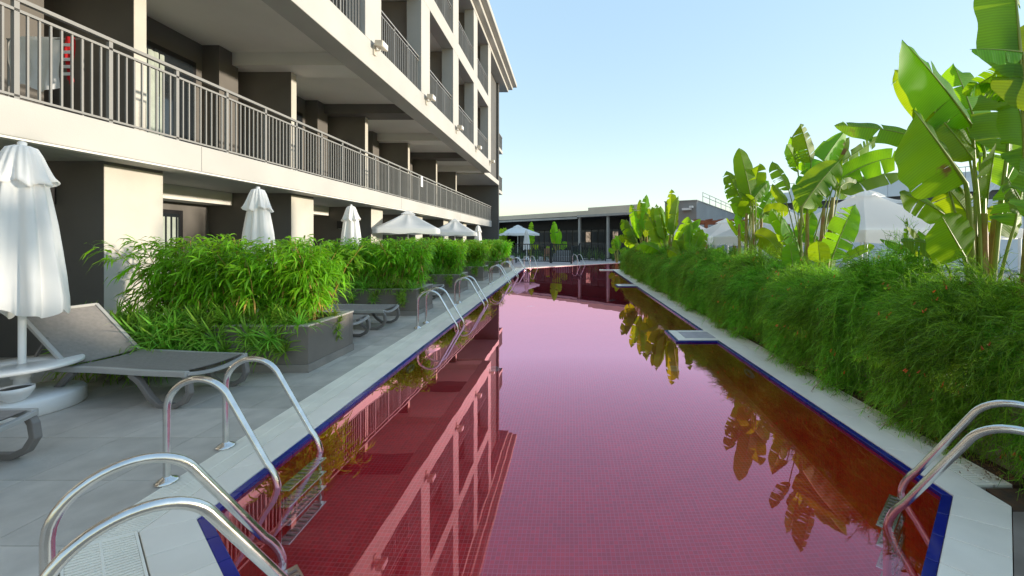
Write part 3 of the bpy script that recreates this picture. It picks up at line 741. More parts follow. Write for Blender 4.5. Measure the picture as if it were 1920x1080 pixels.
# ------------------------------------------------------------------ foliage generators
def leafblade(mb, p, d, L, w, bend, twist=None):
    d = d.normalized(); up = Vector((0, 0, 1))
    side = d.cross(up)
    if side.length < .05: side = Vector((1, 0, 0))
    side.normalize()
    if twist is None: twist = random.uniform(-.9, .9)
    side = Matrix.Rotation(twist, 3, d) @ side
    a = p + d*L*.35 - up*bend*L*.08; b = p + d*L*.7 - up*bend*L*.32; c = p + d*L*.95 - up*bend*L*.75
    mb.add([p, a-side*w*.5, a+side*w*.5, b-side*w*.42, b+side*w*.42, c], [(0, 1, 2), (1, 3, 4, 2), (3, 5, 4)], True)
def make_bamboo(seed, XL=2.1, YW=.95):
    random.seed(seed); fol = MB(); can = MB()
    clumps = [(-XL*(.08+.84*k/5)+random.uniform(-.1, .1), YW*random.uniform(.4, .6)) for k in range(6)]
    for cx, cy in clumps:
        for c in range(15):
            bx, by = cx+random.gauss(0, .11), cy+random.gauss(0, .11); hh = random.uniform(.80, 1.12)
            lean = Vector((random.gauss(0, .14), random.gauss(0, .18), 0))
            pts = [Vector((bx, by, 0))+lean*(t*t)+Vector((0, 0, hh*t)) for t in (0, .35, .7, 1)]
            can.tube(pts, [.008, .007, .005, .003], 4, cap=False)
            for k in range(40):
                t = random.uniform(.10, 1)**.7; i = min(2, int(t*3)); p = pts[i].lerp(pts[i+1], t*3-i)
                a = random.uniform(0, 2*math.pi); r = random.uniform(.02, .20)*(.4+.65*t)
                q = p+Vector((math.cos(a)*r, math.sin(a)*r, random.uniform(-.06, .06)))
                if t < .55 and random.random() < .22:
                    leafblade(can, q, Vector((math.cos(a), math.sin(a), random.uniform(-1.2, -.1))), random.uniform(.10, .2), .02, .8)
                for s in range(3):
                    aa = a+random.gauss(0, .7); el = random.uniform(-.4, .55) if t < .85 else random.uniform(-.1, 1.2)
                    leafblade(fol, q, Vector((math.cos(aa), math.sin(aa), el)), random.uniform(.12, .23), random.uniform(.016, .027), random.uniform(.4, 1.3))
    return can.mesh('canes', 'cane'), fol.mesh('foliage', 'bamboo')
def make_tuft(seed, n=46, L=.30, droop=1.0):
    random.seed(seed); mb = MB()
    for i in range(n):
        a = random.uniform(0, 2*math.pi); el = random.uniform(.05, 1.3); l = L*random.uniform(.6, 1.15); w = random.uniform(.010, .017)
        d = Vector((math.cos(a)*math.cos(el), math.sin(a)*math.cos(el), math.sin(el))); side = Vector((-math.sin(a), math.cos(a), 0))
        pts = []; p = Vector((math.cos(a)*.01, math.sin(a)*.01, 0)); v = d.copy()
        for k in range(6):
            pts.append(p.copy()); p = p+v*l/5; v = (v+Vector((0, 0, -1))*.34*droop*(k+1)/3).normalized()
        vs = []; ws = (.5, .95, 1, .85, .55)
        for k in range(5): vs += [pts[k]-side*w*ws[k]/2, pts[k]+side*w*ws[k]/2]
        vs.append(pts[5])
        mb.add(vs, [(2*k, 2*k+1, 2*k+3, 2*k+2) for k in range(4)]+[(8, 9, 10)], True)
    return mb
bam = [make_bamboo(s) for s in (11, 12, 13)]
tufts = [make_tuft(s).mesh('spider_leaves', 'spider') for s in (21, 22, 23)] + [make_tuft(24, 40, .22, 1.6).mesh('spider_leaves', 'spidery')]
random.seed(99)
PLY = [4.93, 8.68, 12.43, 16.3, 20.4, 24.6]
ORD = ['first', 'second', 'third', 'fourth', 'fifth', 'sixth']
for i, y in enumerate(PLY):
    xr = -3.18-.10*i; xl = xr-2.5; d = 1.02 if i < 5 else .7; xm = (xl+xr)/2
    p = empty('planter', (xm, y+d/2, 0), label=f'grey brown rendered planter box, {ORD[i]} from the round parasol table', cat='planter', group='planter boxes along the deck')
    t = .09
    MB().box(xl, xr, y, y+t, .10, .555).build('front_panel', 'planter', p, .004)
    MB().box(xl, xr, y+d-t, y+d, .10, .555).build('back_panel', 'planter', p, .004)
    MB().box(xr-t, xr-.002, y+t, y+d-t, .10, .554).build('end_panel', 'planter', p)
    MB().box(xl+.002, xl+t, y+t, y+d-t, .10, .554).build('end_panel', 'planter', p)
    MB().box(xl-.006, xr+.008, y-.008, y+t+.01, .556, .578).build('cap_stone', 'plcap', p, .004)
    MB().box(xl-.006, xr+.008, y+d-t-.01, y+d+.008, .556, .578).build('cap_stone', 'plcap', p, .004)
    MB().box(xr-t-.01, xr+.008, y+t+.011, y+d-t-.011, .556, .578).build('cap_stone', 'plcap', p, .004)
    MB().box(xl-.006, xl+t+.01, y+t+.011, y+d-t-.011, .556, .578).build('cap_stone', 'plcap', p, .004)
    MB().box(xl-.012, xr+.012, y-.012, y+d+.012, 0, .099).build('skirting', 'skirt', p, .003)
    MB().box(xl+t, xr-t, y+t, y+d-t, .10, .52).build('soil', 'soil', p)
    b = empty('bamboo_hedge', (xr-.1, y+.03, .52), label=f'dense leafy bamboo growing in the {ORD[i]} planter from the round parasol table', cat='bamboo', group='bamboo in the planters')
    c, f = bam[i % 3]
    share('canes', c, (0, 0, 0), b); share('foliage', f, (0, 0, 0), b)
    b.scale = (1, 1, 1.0+.02*(i % 3))
    # spider plants along the front rim, and trailing over the panel
    spots = [(xr-.12-.21*k+random.uniform(-.05, .05), y+random.uniform(.0, .14), .565, random.uniform(.85, 1.15), 0) for k in range(12)] + [(xr-.2-.24*k+random.uniform(-.05, .05), y+random.uniform(.12, .28), .56, random.uniform(1.0, 1.3), 0) for k in range(10)]
    if i == 0:
        spots += [(-5.75+random.uniform(-.08, .08)+.165*(k % 7), y-.05-.03*(k//7), .53-.10*(k//7), random.uniform(1.0, 1.25), 0) for k in range(28)]
        spots += [(x, y-.03, z, s, 0) for x, z, s in ((-4.75, .52, 1), (-4.62, .43, .9), (-4.5, .36, .85), (-4.42, .50, 1), (-4.25, .40, .85), (-4.15, .28, .7), (-4.56, .26, .7), (-4.3, .24, .6), (-3.86, .46, .8), (-3.78, .36, .8), (-3.68, .28, .75), (-3.6, .42, .8), (-3.5, .34, .8), (-3.42, .27, .7))]
        spots += [(xr-.03, y+.6, .56, .8, 1), (xr+.01, y+.66, .48, .6, 1), (xr+.02, y+.62, .38, .5, 1), (xr+.02, y+.66, .29, .4, 1), (xr-.3, y+.05, .57, .9, 1), (xr-.5, y+.02, .57, .8, 1)]
    else:
        for q in range(4):
            xx = xr-.35-.5*q
            spots += [(xx, y-.03, .44, .7, 0), (xx+random.uniform(-.08, .08), y-.03, .32, .6, 0)]
        spots += [(xr-.1+.05*q, y+.1+.06*q, .56-.03*q, .8, 1) for q in range(5)] + [(xr-.25, y-.03, .5-.09*q, .75-.1*q, 1) for q in range(4)]
    for k, (x, yy, z, s, yel) in enumerate(spots):
        if yy < y and z < .5 or yel and z < .5: yy -= .02
        o = share('spider_plant', tufts[3] if yel else tufts[random.randrange(3)], (x, yy, z), rot=(random.uniform(-.2, .4) if z > .52 else .75, 0, random.uniform(0, 6.3)*(z > .52)), scale=(s*(1.15 if z > .5 else 1.22 if i == 0 else .95),)*3,
                  label=('yellow green spider plant spilling over' if yel else 'green spider plant tuft on')+f' the {ORD[i]} planter from the parasol table', cat='spider plant', group='spider plants on the planters')
        if z <= .52: o.rotation_euler = (.75, random.uniform(-.25, .25), 0)

# ------------------------------------------------------------------ right bed: wall, russelia hedge, bananas
bed = empty('planting_bed', (4, 12, 0), label='low beige wall of the long planting bed under the hanging hedge', cat='bed wall')
MB().box(3.06, 3.2, 1.6, 22.15, -.1, .46).build('bed_wall', 'bedwall', bed, .01)
MB().box(3.2, 5.25, 1.6, 22.15, -.65, .42).build('soil', 'soil', bed)
MB().box(2.915, 3.06, 2.66, 22.15, -.08, .002).build('soil_strip', 'soil', bed)
def make_rus(seed):
    random.seed(seed); mb = MB(); fl = MB(); dry = MB()
    def rib(pts, w, target, ws=None):
        vs = []; k = len(pts)
        dr = (pts[-1]-pts[0]).normalized(); s = dr.cross(Vector((random.gauss(0, 1), random.gauss(0, 1), random.gauss(0, 1)))).normalized()
        for i, p in enumerate(pts):
            ww = w*(1-.65*i/(k-1)); vs += [p-s*ww/2, p+s*ww/2]
        target.add(vs, [(2*i, 2*i+1, 2*i+3, 2*i+2) for i in range(k-1)], True)
    prof = [(1.15, .58), (.70, .66), (.28, .64), (.0, .50), (-.10, .26), (-.10, -.02), (-.03, -.26)]
    for n in range(96):
        q = random.random()**.85*5.999; i0 = int(q); fr_ = q-i0
        ax, az = prof[i0]; bx, bz = prof[i0+1]
        nx, nz = -(az-bz), -(bx-ax)      # outward, away from the bed
        l = math.hypot(nx, nz); nx, nz = nx/l, nz/l
        if nx > 0 and i0 < 2: nx = -nx*.3
        o_y = random.uniform(-.36, .36)
        lump = .13*math.sin(o_y*9+seed)+random.gauss(0, .06)
        o = Vector((ax+(bx-ax)*fr_+nx*lump-nx*.10, o_y, az+(bz-az)*fr_+nz*lump-nz*.10))
        main = Vector((nx+random.gauss(-.15, .25), random.gauss(0, .45), nz+random.gauss(.12, .28))).normalized()
        L0 = random.uniform(.20, .42)
        for st in range(15):
            d = (main+Vector((random.gauss(0, .26), random.gauss(0, .26), random.gauss(0, .26)))).normalized()
            p = o+Vector((random.gauss(0, .02), random.gauss(0, .02), random.gauss(0, .02))); P = [p.copy()]; l = L0*random.uniform(.6, 1.15)
            for k in range(5):
                p = p+d*l/5; P.append(p.copy()); d = (d+Vector((0, 0, -1))*random.uniform(.18, .44)).normalized()
            tg = dry if (o.z < -.1 and random.random() < .07) or random.random() < .006 else mb
            rib(P, .0050, tg)
            for i in range(1, 6):
                t = (P[i]-P[i-1]).normalized()
                for k in range(5):
                    pp = P[i-1].lerp(P[i], random.random())
                    dd = (t*random.uniform(.6, 1.3)+Vector((random.gauss(0, .5), random.gauss(0, .5), random.gauss(0, .4)))).normalized(); ll = random.uniform(.03, .10)
                    rib([pp, pp+dd*ll], .0042, tg)
            if random.random() < .02:
                for k in range(random.randint(1, 3)):
                    q_ = P[-1]+Vector((random.gauss(0, .02), random.gauss(0, .02), random.gauss(0, .02))); d2 = Vector((random.gauss(-.3, .4), random.gauss(0, .5), -1)).normalized()*.028
                    fl.tube([q_, q_+d2*.6, q_+d2], [.003, .0045, .007], 5)
    for n in range(40):                  # longer trailing stems
        y0 = random.uniform(-.4, .4); z0 = random.uniform(.15, .62); p = Vector((.02-.1*random.random(), y0, z0)); d = Vector((-1, random.gauss(0, .4), .3)).normalized(); P = [p.copy()]
        for k in range(9):
            p = p+d*.075; P.append(p.copy()); d = (d+Vector((.06, 0, -.55))).normalized()
            if p.z < -.38: break
        rib(P, .005, mb)
        for i in range(1, len(P)):
            t = (P[i]-P[i-1]).normalized()
            for k in range(6):
                pp = P[i-1].lerp(P[i], random.random()); dd = (t+Vector((random.gauss(0, .6), random.gauss(0, .6), random.gauss(0, .4)))).normalized(); rib([pp, pp+dd*random.uniform(.03, .10)], .0042, mb)
    return mb.mesh('fronds', 'rus'), fl.mesh('flowers', 'flower'), dry.mesh('dry_fronds', 'rusdry')
rus = [make_rus(s) for s in (31, 32, 33, 34)]
random.seed(5); y = 2.2; k = 0
while y < 22.1:
    g = empty('firecracker_shrub', (3.08+random.uniform(-.04, .05)+(.10 if y < 4.2 else 0), y, .42), random.uniform(-.12, .12), label='feathery green firecracker shrub with tiny orange flowers spilling over the bed wall', cat='shrub', group='firecracker shrubs of the hanging hedge')
    f = rus[k % 4]
    for nm, me in zip(('fronds', 'flowers', 'dry_fronds'), f): tag(share(nm, me, (0, 0, 0), g), kind='stuff')
    g.scale = (random.uniform(.85, 1.15), random.choice((-1, 1)), random.uniform(.80, 1.18)*(1.28 if y < 3.6 else 1.12 if y < 5 else 1.0))
    y += .46 if y < 10 else .55; k += 1

random.seed(3); mb = MB()
for i in range(2200):
    yy = 2.7+19*random.random()**1.6; xx = min(3.05, 3.02-abs(random.gauss(0, .11))); a = random.uniform(0, 6.3); l = random.uniform(.01, .03); h = random.uniform(.004, .012)
    mb.add([(xx, yy, h), (xx+l*math.cos(a), yy+l*math.sin(a), h+.006), (xx+l*.4*math.cos(a+1.2), yy+l*.4*math.sin(a+1.2), h)], [(0, 1, 2)])
mb.build('leaf_litter', 'rusdry', label='brown dry litter fallen along the foot of the bed wall', cat='litter', kind='stuff')
def banana_leaf(parent, p0, pb, pt, W, roll=0.0, droop=.12, fold=.35, tears=.35, seed=0, N_=26, edge_droop=.25):
    rnd = random.Random(seed)
    up = Vector((0, 0, 1)); ax = pt-pb; L = ax.length
    mid = (pb+pt)/2 + up*droop*L
    cur = bez(pb, mid, pt, N_)
    view = Vector((0, -1, 0))
    uvs = []; vs = []; fs = []
    K = 5
    for sd in (-1, 1):
        i = 0; row_prev = None; gapoff = 0.0; sag = 0.0
        def row(i, shift, sag):
            t = i/N_; p = cur[min(i, N_)]
            tg = (cur[min(i+1, N_)]-cur[max(i-1, 0)]).normalized()
            n0 = (view - tg*view.dot(tg)).normalized(); n0 = Matrix.Rotation(roll, 3, tg) @ n0; s0 = tg.cross(n0).normalized()
            w = W*.5*max(.02, (min(1, t/.16))**.55)*(max(0, 1-((t-.38)/.62)**2.8 if t > .38 else 1))**.75
            base = len(vs)
            for k in range(K+1):
                q = k/K; lat = s0*sd*w*q*math.cos(fold)
                h = n0*(-(w*q*math.sin(fold)) ) + up*(-edge_droop*w*q*q - sag*q) + tg*(.16*w*q*(1+.0*sd)) + tg*shift*q
                und = n0*(.02*W*math.sin(i*.9+sd)*q)
                vs.append(p+lat+h+und); uvs.append((t*L*2.2, q*.4))
            return base
        prev = row(0, 0, 0)
        while i < N_:
            i += 1
            cur_b = row(i, 0, sag)
            for k in range(K): fs.append((prev+k, prev+k+1, cur_b+k+1, cur_b+k) if sd > 0 else (prev+k, cur_b+k, cur_b+k+1, prev+k+1))
            prev = cur_b
            if rnd.random() < tears*.5 and 2 < i < N_-2:
                sag = rnd.uniform(-.02, .10)*W
                prev = row(i, rnd.uniform(.02, .06)*L, sag)
    mb = MB(); mb.add(vs, fs, True); mb.uv = uvs
    lf = mb.build('leaf', 'banana', parent)
    stalk = bez(p0, Vector((pb.x*.6+p0.x*.4, pb.y*.6+p0.y*.4, pb.z-.25*(pb-p0).length)) - (pt-pb).normalized()*.1*L, pb, 8)
    th = max(.011, W*.032)
    mb = MB(); mb.tube(stalk+cur[1:], [th*(1.25-.45*i/8) for i in range(9)]+[th*.75*(1-.9*i/N_) for i in range(1, N_+1)], 6, cap=False)
    mb.build('leaf_stalk', 'banstalk', lf)
    return lf
def stem(parent, p, q, r):
    MB().tube(bez(p, (p+q)/2+Vector((random.uniform(-.05, .05), 0, 0)), q, 6), [r*(1.15-.09*i) for i in range(7)], 8).build('stem', 'banstem', parent)
def banana(lab, D, base_px, leaves, stems, extra=12):
    b0 = px(base_px[0], base_px[1], D); b0.z = .42
    t = empty('banana_plant', b0, label=lab, cat='banana plant', group='banana plants in the bed')
    for (x0, x1, y1) in stems:
        p = px(x0, base_px[1], D); p.z = .40; p.y += random.uniform(-.1, .1); stem(t, p, px(x1, y1, D), .045)
    for i, l in enumerate(leaves):
        (bx, by, tx, ty, w) = l[:5]; kw = l[5] if len(l) > 5 else {}
        dz0 = kw.pop('d0', random.uniform(-.25, .25)); dz1 = kw.pop('d1', random.uniform(-.4, .4)); sx = kw.pop('sx', None)
        pb, pt = px(bx, by, D+dz0), px(tx, ty, D+dz1)
        root = px(sx if sx else base_px[0]+random.uniform(-14, 14), base_px[1], D); root.z = .42
        args = dict(roll=random.uniform(-.5, .5), droop=.10, fold=random.uniform(.15, .5), tears=.3, seed=int(bx*7+ty), edge_droop=.15); args.update(kw)
        banana_leaf(t, root, pb, pt, w*D/F*1.22, **args)
    for q in range(extra):               # fill the crown with more leaves
        l = leaves[q % len(leaves)]; (bx, by, tx, ty, w) = l[:5]
        if w < 20*4.2/D: continue
        root = px(base_px[0]+random.uniform(-14, 14), base_px[1], D+random.uniform(-.1, .3)); root.z = .42
        k = 4.2/D; d_ = random.uniform(.25, .6); jx = random.uniform(-34, 34)*k
        banana_leaf(t, root, px(bx+jx*.4, by+random.uniform(0, 40)*k, D+d_*.6), px(tx+jx+random.uniform(-20, 20)*k, ty+random.uniform(10, 80)*k, D+d_), w*random.uniform(.75, 1.05)*D/F, roll=random.uniform(-.8, .8), droop=random.uniform(.02, .15), fold=random.uniform(.15, .5), tears=.25, seed=q*31+int(bx))
    return t
random.seed(17)
banana('tall banana plant with broad sunlit leaves above the hedge, second from the corner ladder', 4.2, (1838, 500), [
    (1822, 235, 1691, 74, 78, dict(roll=.1, droop=.05, tears=.12)), (1846, 285, 1787, 118, 84, dict(roll=-.3, d0=.2, d1=.4, tears=.1)),
    (1811, 344, 1717, 212, 118, dict(roll=.25, d0=-.25, d1=-.4, tears=.25, droop=.03)), (1826, 300, 1718, 180, 70, dict(roll=.2, d0=.0, d1=.1)), (1742, 264, 1564, 236, 46, dict(roll=.5, droop=.10, tears=.15, d0=-.1, d1=.2)),
    (1776, 406, 1688, 362, 44, dict(roll=.2, droop=.08)), (1809, 482, 1766, 405, 66, dict(roll=-.1, d0=-.5, d1=-.6, tears=0, droop=.0)), (1889, 286, 1897, 148, 96, dict(roll=.2, d0=-.1, d1=-.1)),
    (1849, 392, 1868, 268, 50, dict(roll=.3)), (1902, 425, 1925, 325, 70, dict(roll=.2, d0=-.2, d1=-.3)), (1832, 428, 1770, 345, 74, dict(roll=-.2, d0=.2, d1=.3)), (1880, 350, 1935, 260, 90, dict(roll=-.3, d0=.2, d1=.3)),
    (1800, 470, 1690, 452, 44, dict(roll=.8, d0=-.3, d1=-.2)), (1760, 470, 1722, 432, 30, dict(roll=.3)), (1740, 476, 1700, 425, 16, dict(roll=.3, d0=.3)), (1700, 476, 1701, 408, 12, dict(roll=.3, d0=.3, d1=.3, sx=1702)), (1728, 478, 1650, 448, 34, dict(roll=.9, d0=.4, d1=.5, sx=1735)),
    (1870, 440, 1905, 370, 60, dict(roll=-.4, d0=.3, d1=.4))],
    [(1838, 1845, 400), (1852, 1868, 400), (1825, 1822, 420)], extra=3)
banana('very tall banana plant whose upper leaves rise highest over the hedge', 3.4, (1935, 500), [
    (1918, 150, 1893, -130, 112, dict(roll=.25, tears=.55, droop=.03)), (1918, 98, 1822, 92, 40, dict(roll=.7, droop=.04, tears=.1)), (1912, 178, 1836, 152, 44, dict(roll=.4, d0=.3, d1=.4)),
    (1930, 210, 1985, 20, 110, dict(roll=-.2)), (1935, 330, 1900, 160, 80, dict(roll=.4, d0=.2, d1=.3)), (1940, 420, 2010, 250, 110), (1925, 400, 1886, 330, 60, dict(d0=.2, d1=.2))],
    [(1935, 1940, 300), (1960, 1965, 330)], extra=2)
banana('banana plant with a long leaf arching sideways, in front of the largest white tent', 7.0, (1512, 492), [
    (1521, 305, 1500, 232, 38, dict(roll=.1, tears=.6)), (1504, 374, 1588, 242, 44, dict(roll=-.1, tears=.2, d1=.2)), (1496, 312, 1475, 271, 22), (1479, 357, 1448, 302, 27, dict(roll=.2)),
    (1504, 388, 1580, 296, 60, dict(roll=.1, d0=-.25, d1=-.3, tears=.3)), (1563, 346, 1706, 294, 42, dict(roll=.35, droop=.22, tears=.3, sx=1540)), (1579, 304, 1652, 256, 24, dict(roll=.4, droop=.0, sx=1545)),
    (1559, 488, 1604, 382, 42, dict(roll=-.2, d0=-.2, d1=-.2, tears=.5, sx=1556)), (1538, 492, 1533, 452, 28, dict(d0=-.5, d1=-.5, tears=0)), (1487, 500, 1480, 456, 24, dict(d0=-.5, d1=-.5, tears=0)),
    (1476, 442, 1445, 392, 24, dict(sx=1490)), (1576, 350, 1617, 356, 18, dict(droop=.25, sx=1545)), (1500, 455, 1525, 395, 30, dict(d0=.2)), (1545, 460, 1500, 430, 26), (1580, 490, 1640, 462, 26, dict(roll=.7)), (1500, 480, 1466, 410, 26)],
    [(1490, 1478, 420), (1504, 1502, 410), (1518, 1514, 400), (1530, 1545, 390), (1546, 1562, 370)])
banana('banana plant with upright paddle leaves, behind the arching one', 9.2, (1402, 496), [
    (1408, 368, 1386, 277, 32, dict(roll=.1, tears=.05)), (1396, 390, 1362, 320, 28, dict(roll=.1, tears=.5)), (1412, 373, 1424, 307, 32, dict(roll=-.2, tears=.2)), (1413, 374, 1438, 344, 16),
    (1415, 440, 1467, 480, 30, dict(roll=.4, droop=.35)), (1432, 400, 1478, 398, 26, dict(roll=.5, droop=.25)), (1416, 372, 1392, 406, 30, dict(droop=.3)), (1425, 405, 1455, 352, 18), (1402, 440, 1380, 400, 18)],
    [(1392, 1386, 420), (1400, 1400, 400), (1408, 1412, 400), (1418, 1428, 410)])
def gen_banana(lab, D, x, hpx, n=9, spread=60, w=26, name='banana_plant', zb=.42):
    y0 = 452+(1.6-zb)*F/D
    b0 = px(x, y0, D); t = empty(name, b0, label=lab, cat='banana plant', group='banana plants in the bed' if zb > .3 else 'banana plants by the far terrace')
    for i in range(n):
        a = -1+2*i/(n-1); a += random.uniform(-.15, .15)
        hh = y0-(y0-hpx)*(1-.4*abs(a))*random.uniform(.8, 1.03)
        bx, by = x+a*spread*.35, y0-(y0-hh)*.50*0-(.5*(y0-hh))
        tx, ty = x+a*spread*random.uniform(.8, 1.2), hh
        if abs(a) > .75: ty = by-random.uniform(4, 30)*14/D
        dd = random.uniform(-.03, .03)*D
        banana_leaf(t, b0.copy(), px(bx, by, D+dd*.5), px(tx, ty, D+dd), w*random.uniform(.8, 1.15)*D/F, roll=random.uniform(-.7, .7), droop=random.uniform(.02, .2), fold=random.uniform(.15, .5), tears=.35, seed=i*13+int(x))
    for q in range(3): stem(t, b0+Vector((random.uniform(-.15, .15), random.uniform(-.1, .1), -.03)), px(x+random.uniform(-8, 8), (y0+hpx)/2+6, D), .045)
    return t
gen_banana('bushy banana plant over the hedge beside the grey building', 14.5, 1256, 352, 15, 66, 25)
gen_banana('bushy banana plant over the far end of the hedge', 18.5, 1206, 358, 15, 52, 20)
gen_banana('low banana clump between the two bushy plants and the tents', 12.5, 1292, 402, 10, 44, 24)
gen_banana('low young banana clump in the hedge in front of the open tent poles', 10.5, 1345, 448, 7, 34, 16)
gen_banana('young banana plant standing alone before the dark restaurant', 33, 1043, 408, 6, 16, 12, zb=0)
gen_banana('young banana plant behind the open parasol by the fence', 38, 995, 414, 5, 12, 14, zb=0)
gen_banana('banana plant at the far corner of the hotel', 36, 942, 408, 6, 14, 16, zb=0)
gen_banana('young banana plant beside the right hand fence panel', 30, 1158, 428, 6, 14, 12, zb=0)

# ------------------------------------------------------------------ white tents on the right terrace
def tent(x, y, half, zp, ze, lab, rz=0):
    t = empty('white_tent', (x, y, -.62), label=lab, cat='tent', group='white tents on the terrace')
    c, s = math.cos(rz), math.sin(rz)
    P = lambda a, b, z: (x+a*c-b*s, y+a*s+b*c, z)
    mb = MB(); K = 8; n = 48; vs = []
    def sq(a, r):
        aa = (a+math.pi/4) % (math.pi/2)-math.pi/4; q = r/math.cos(aa); return q*math.cos(a), q*math.sin(a)
    for k in range(K+1):
        q = k/K
        for j in range(n):
            ax, ay = sq(2*math.pi*j/n, half*(.12+.88*q)); sagv = .05*half*math.sin(math.pi*q)*(1-abs(math.cos(2*(2*math.pi*j/n)+0))*0)
            vs.append(P(ax, ay, zp-.12*(zp-ze)+(ze-zp)*.88*q-sagv*.6))
    for j in range(n):
        ax, ay = sq(2*math.pi*j/n, half*1.004); vs.append(P(ax, ay, ze-.28+.025*math.sin(12*2*math.pi*j/n)))
    mb.add(vs, [(k*n+j, (k+1)*n+j, (k+1)*n+(j+1) % n, k*n+(j+1) % n) for k in range(K+1) for j in range(n)], False)
    cn = mb.build('canopy', 'tent', t)
    mb = MB(); vs = []
    for r, z in ((.22, zp-.16*(zp-ze)), (.15, zp-.06*(zp-ze)), (.06, zp+.02), (.004, zp+.08)):
        for j in range(n):
            ax, ay = sq(2*math.pi*j/n, half*r); zz = z+(.10*half*.5*max(0, math.cos(4*2*math.pi*j/n)) if r == .22 else 0); vs.append(P(ax, ay, zz))
    mb.add(vs, [(k*n+j, (k+1)*n+j, (k+1)*n+(j+1) % n, k*n+(j+1) % n) for k in range(3) for j in range(n)], True).build('vent_cap', 'tent', cn)
    for a in (-1, 1):
        for b in (-1, 1):
            p = P(a*half*.96, b*half*.96, 0); MB().tube([(p[0], p[1], -.62), (p[0], p[1], ze-.02)], .035, 8).build('pole', 'whitepl', t)
    for a, b, e, f in ((-1, -1, 1, -1), (1, -1, 1, 1), (1, 1, -1, 1), (-1, 1, -1, -1)):
        MB().bar([P(a*half*.94, b*half*.94, ze-.05), P(e*half*.94, f*half*.94, ze-.05)], .03, .04, (0, 0, 1)).build('eave_bar', 'whitepl', t)
tent(7.75, 10.7, 1.55, 2.92, 1.85, 'largest white tent with a pointed vented peak behind the arching banana leaf', .18)
tent(6.3, 12.4, 1.35, 2.7, 1.75, 'white tent behind the upright banana plant', .1)
tent(10.9, 13.0, 1.8, 2.75, 1.95, 'white tent behind the sunlit tall banana plant', .2)
tent(6.35, 16.5, 1.35, 2.45, 1.75, 'white tent in front of the red timber pergola', .1)
tent(6.45, 21.5, 1.4, 2.65, 1.75, 'white tent beside the bushy banana plants', .1)

# ------------------------------------------------------------------ far buildings
A = (-7.6, 46.4); u = (.747, -.665); v = (.665, .747)
rest = empty('restaurant', (-1, 42, 0), label='low dark restaurant with long awning and tan parapet beyond the fence', cat='building')
def ob(name, m, u0, u1, v0, v1, z0, z1, parent=rest, o=A, uu=u, vv=v, bevel=0): return MB().obox(o, uu, vv, u0, u1, v0, v1, z0, z1).build(name, m, parent, bevel)
ob('parapet', 'tan', -3, 11.2, 1.6, 2.0, 3.5, 4.62); ob('parapet', 'tan', 11.205, 17.5, 1.6, 2.0, 3.5, 4.9)
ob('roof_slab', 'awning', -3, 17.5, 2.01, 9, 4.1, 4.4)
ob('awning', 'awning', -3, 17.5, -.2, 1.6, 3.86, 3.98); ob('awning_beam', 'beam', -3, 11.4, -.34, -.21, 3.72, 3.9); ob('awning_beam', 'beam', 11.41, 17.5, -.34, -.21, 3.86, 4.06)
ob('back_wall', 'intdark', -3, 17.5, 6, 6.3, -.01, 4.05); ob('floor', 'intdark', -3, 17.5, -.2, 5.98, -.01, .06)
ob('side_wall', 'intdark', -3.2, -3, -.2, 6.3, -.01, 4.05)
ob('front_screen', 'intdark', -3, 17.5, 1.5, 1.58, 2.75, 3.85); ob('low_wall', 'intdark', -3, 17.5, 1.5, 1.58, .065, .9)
for s in (-2.6, 11.5, 14.85, 17.3): ob('post', 'beam', s-.1, s+.1, -.14, .06, -.005, 3.85)
for q in range(19):
    s0 = 1.0+.82*q
    w = ob('window', 'black', s0, s0+.74, 1.62, 1.68, .95, 2.72)
    ob('pane', 'glowpane' if q in (12, 16) else 'dullglass', s0+.08, s0+.66, 1.60, 1.619, 1.5, 2.5, w)
# grey building
gb = empty('grey_building', (12, 36, 0), label='plain grey rendered building with a sharp corner behind the bananas', cat='building')
G = (9.4, 30.0); gr = (.51, .86); gl = (-.86, .51)
MB().obox(G, gl, gr, 0, 2.4, .0, 30, -.65, 4.6).build('wall', 'greybld', gb)
MB().obox(G, gl, gr, .02, 2.38, -.012, -.001, -.65, 4.58).build('warm_face', 'greybld2', gb)
MB().obox(G, gl, gr, -.05, 2.45, -.06, 30, 4.6, 4.66).build('coping', 'beam', gb)
hr = MB()
for z in (5.2, 5.5): hr.obox(G, gl, gr, .2, .24, 3, 22, z, z+.04)
hr.build('handrail', 'rail', gb)
for q in range(8): MB().obox(G, gl, gr, .2, .24, 3+2.6*q, 3.04+2.6*q, 4.66, 5.55).build('rail_post', 'rail', gb)
fl = empty('wall_light', (9.1, 29.9, 4), label='small white lamp fixed to the grey building near its corner', cat='wall lamp')
MB().obox(G, gl, gr, .35, 1.0, -.35, -.012, 3.9, 4.05).build('lamp_arm', 'whitepl', fl); MB().obox(G, gl, gr, .2, .45, -.4, -.1, 4.05, 4.2).build('lamp_head', 'whitepl', fl)
pg = empty('timber_pergola', (9.8, 26, -.62), label='red timber pergola with projecting rafters behind the tents', cat='pergola')
for x in (8.75, 11.6):
    for yy in (26, 28.5): MB().box(x-.09, x+.09, yy-.09, yy+.09, -.62, 2.75).build('post', 'timber', pg)
for yy in (26, 28.5): MB().box(8.0, 12.4, yy-.06, yy+.06, 2.75, 2.93).build('beam', 'timber', pg)
for q in range(6): MB().box(8.2+.8*q, 8.28+.8*q, 25.7, 26.9, 2.932, 3.02).build('rafter', 'timber', pg)
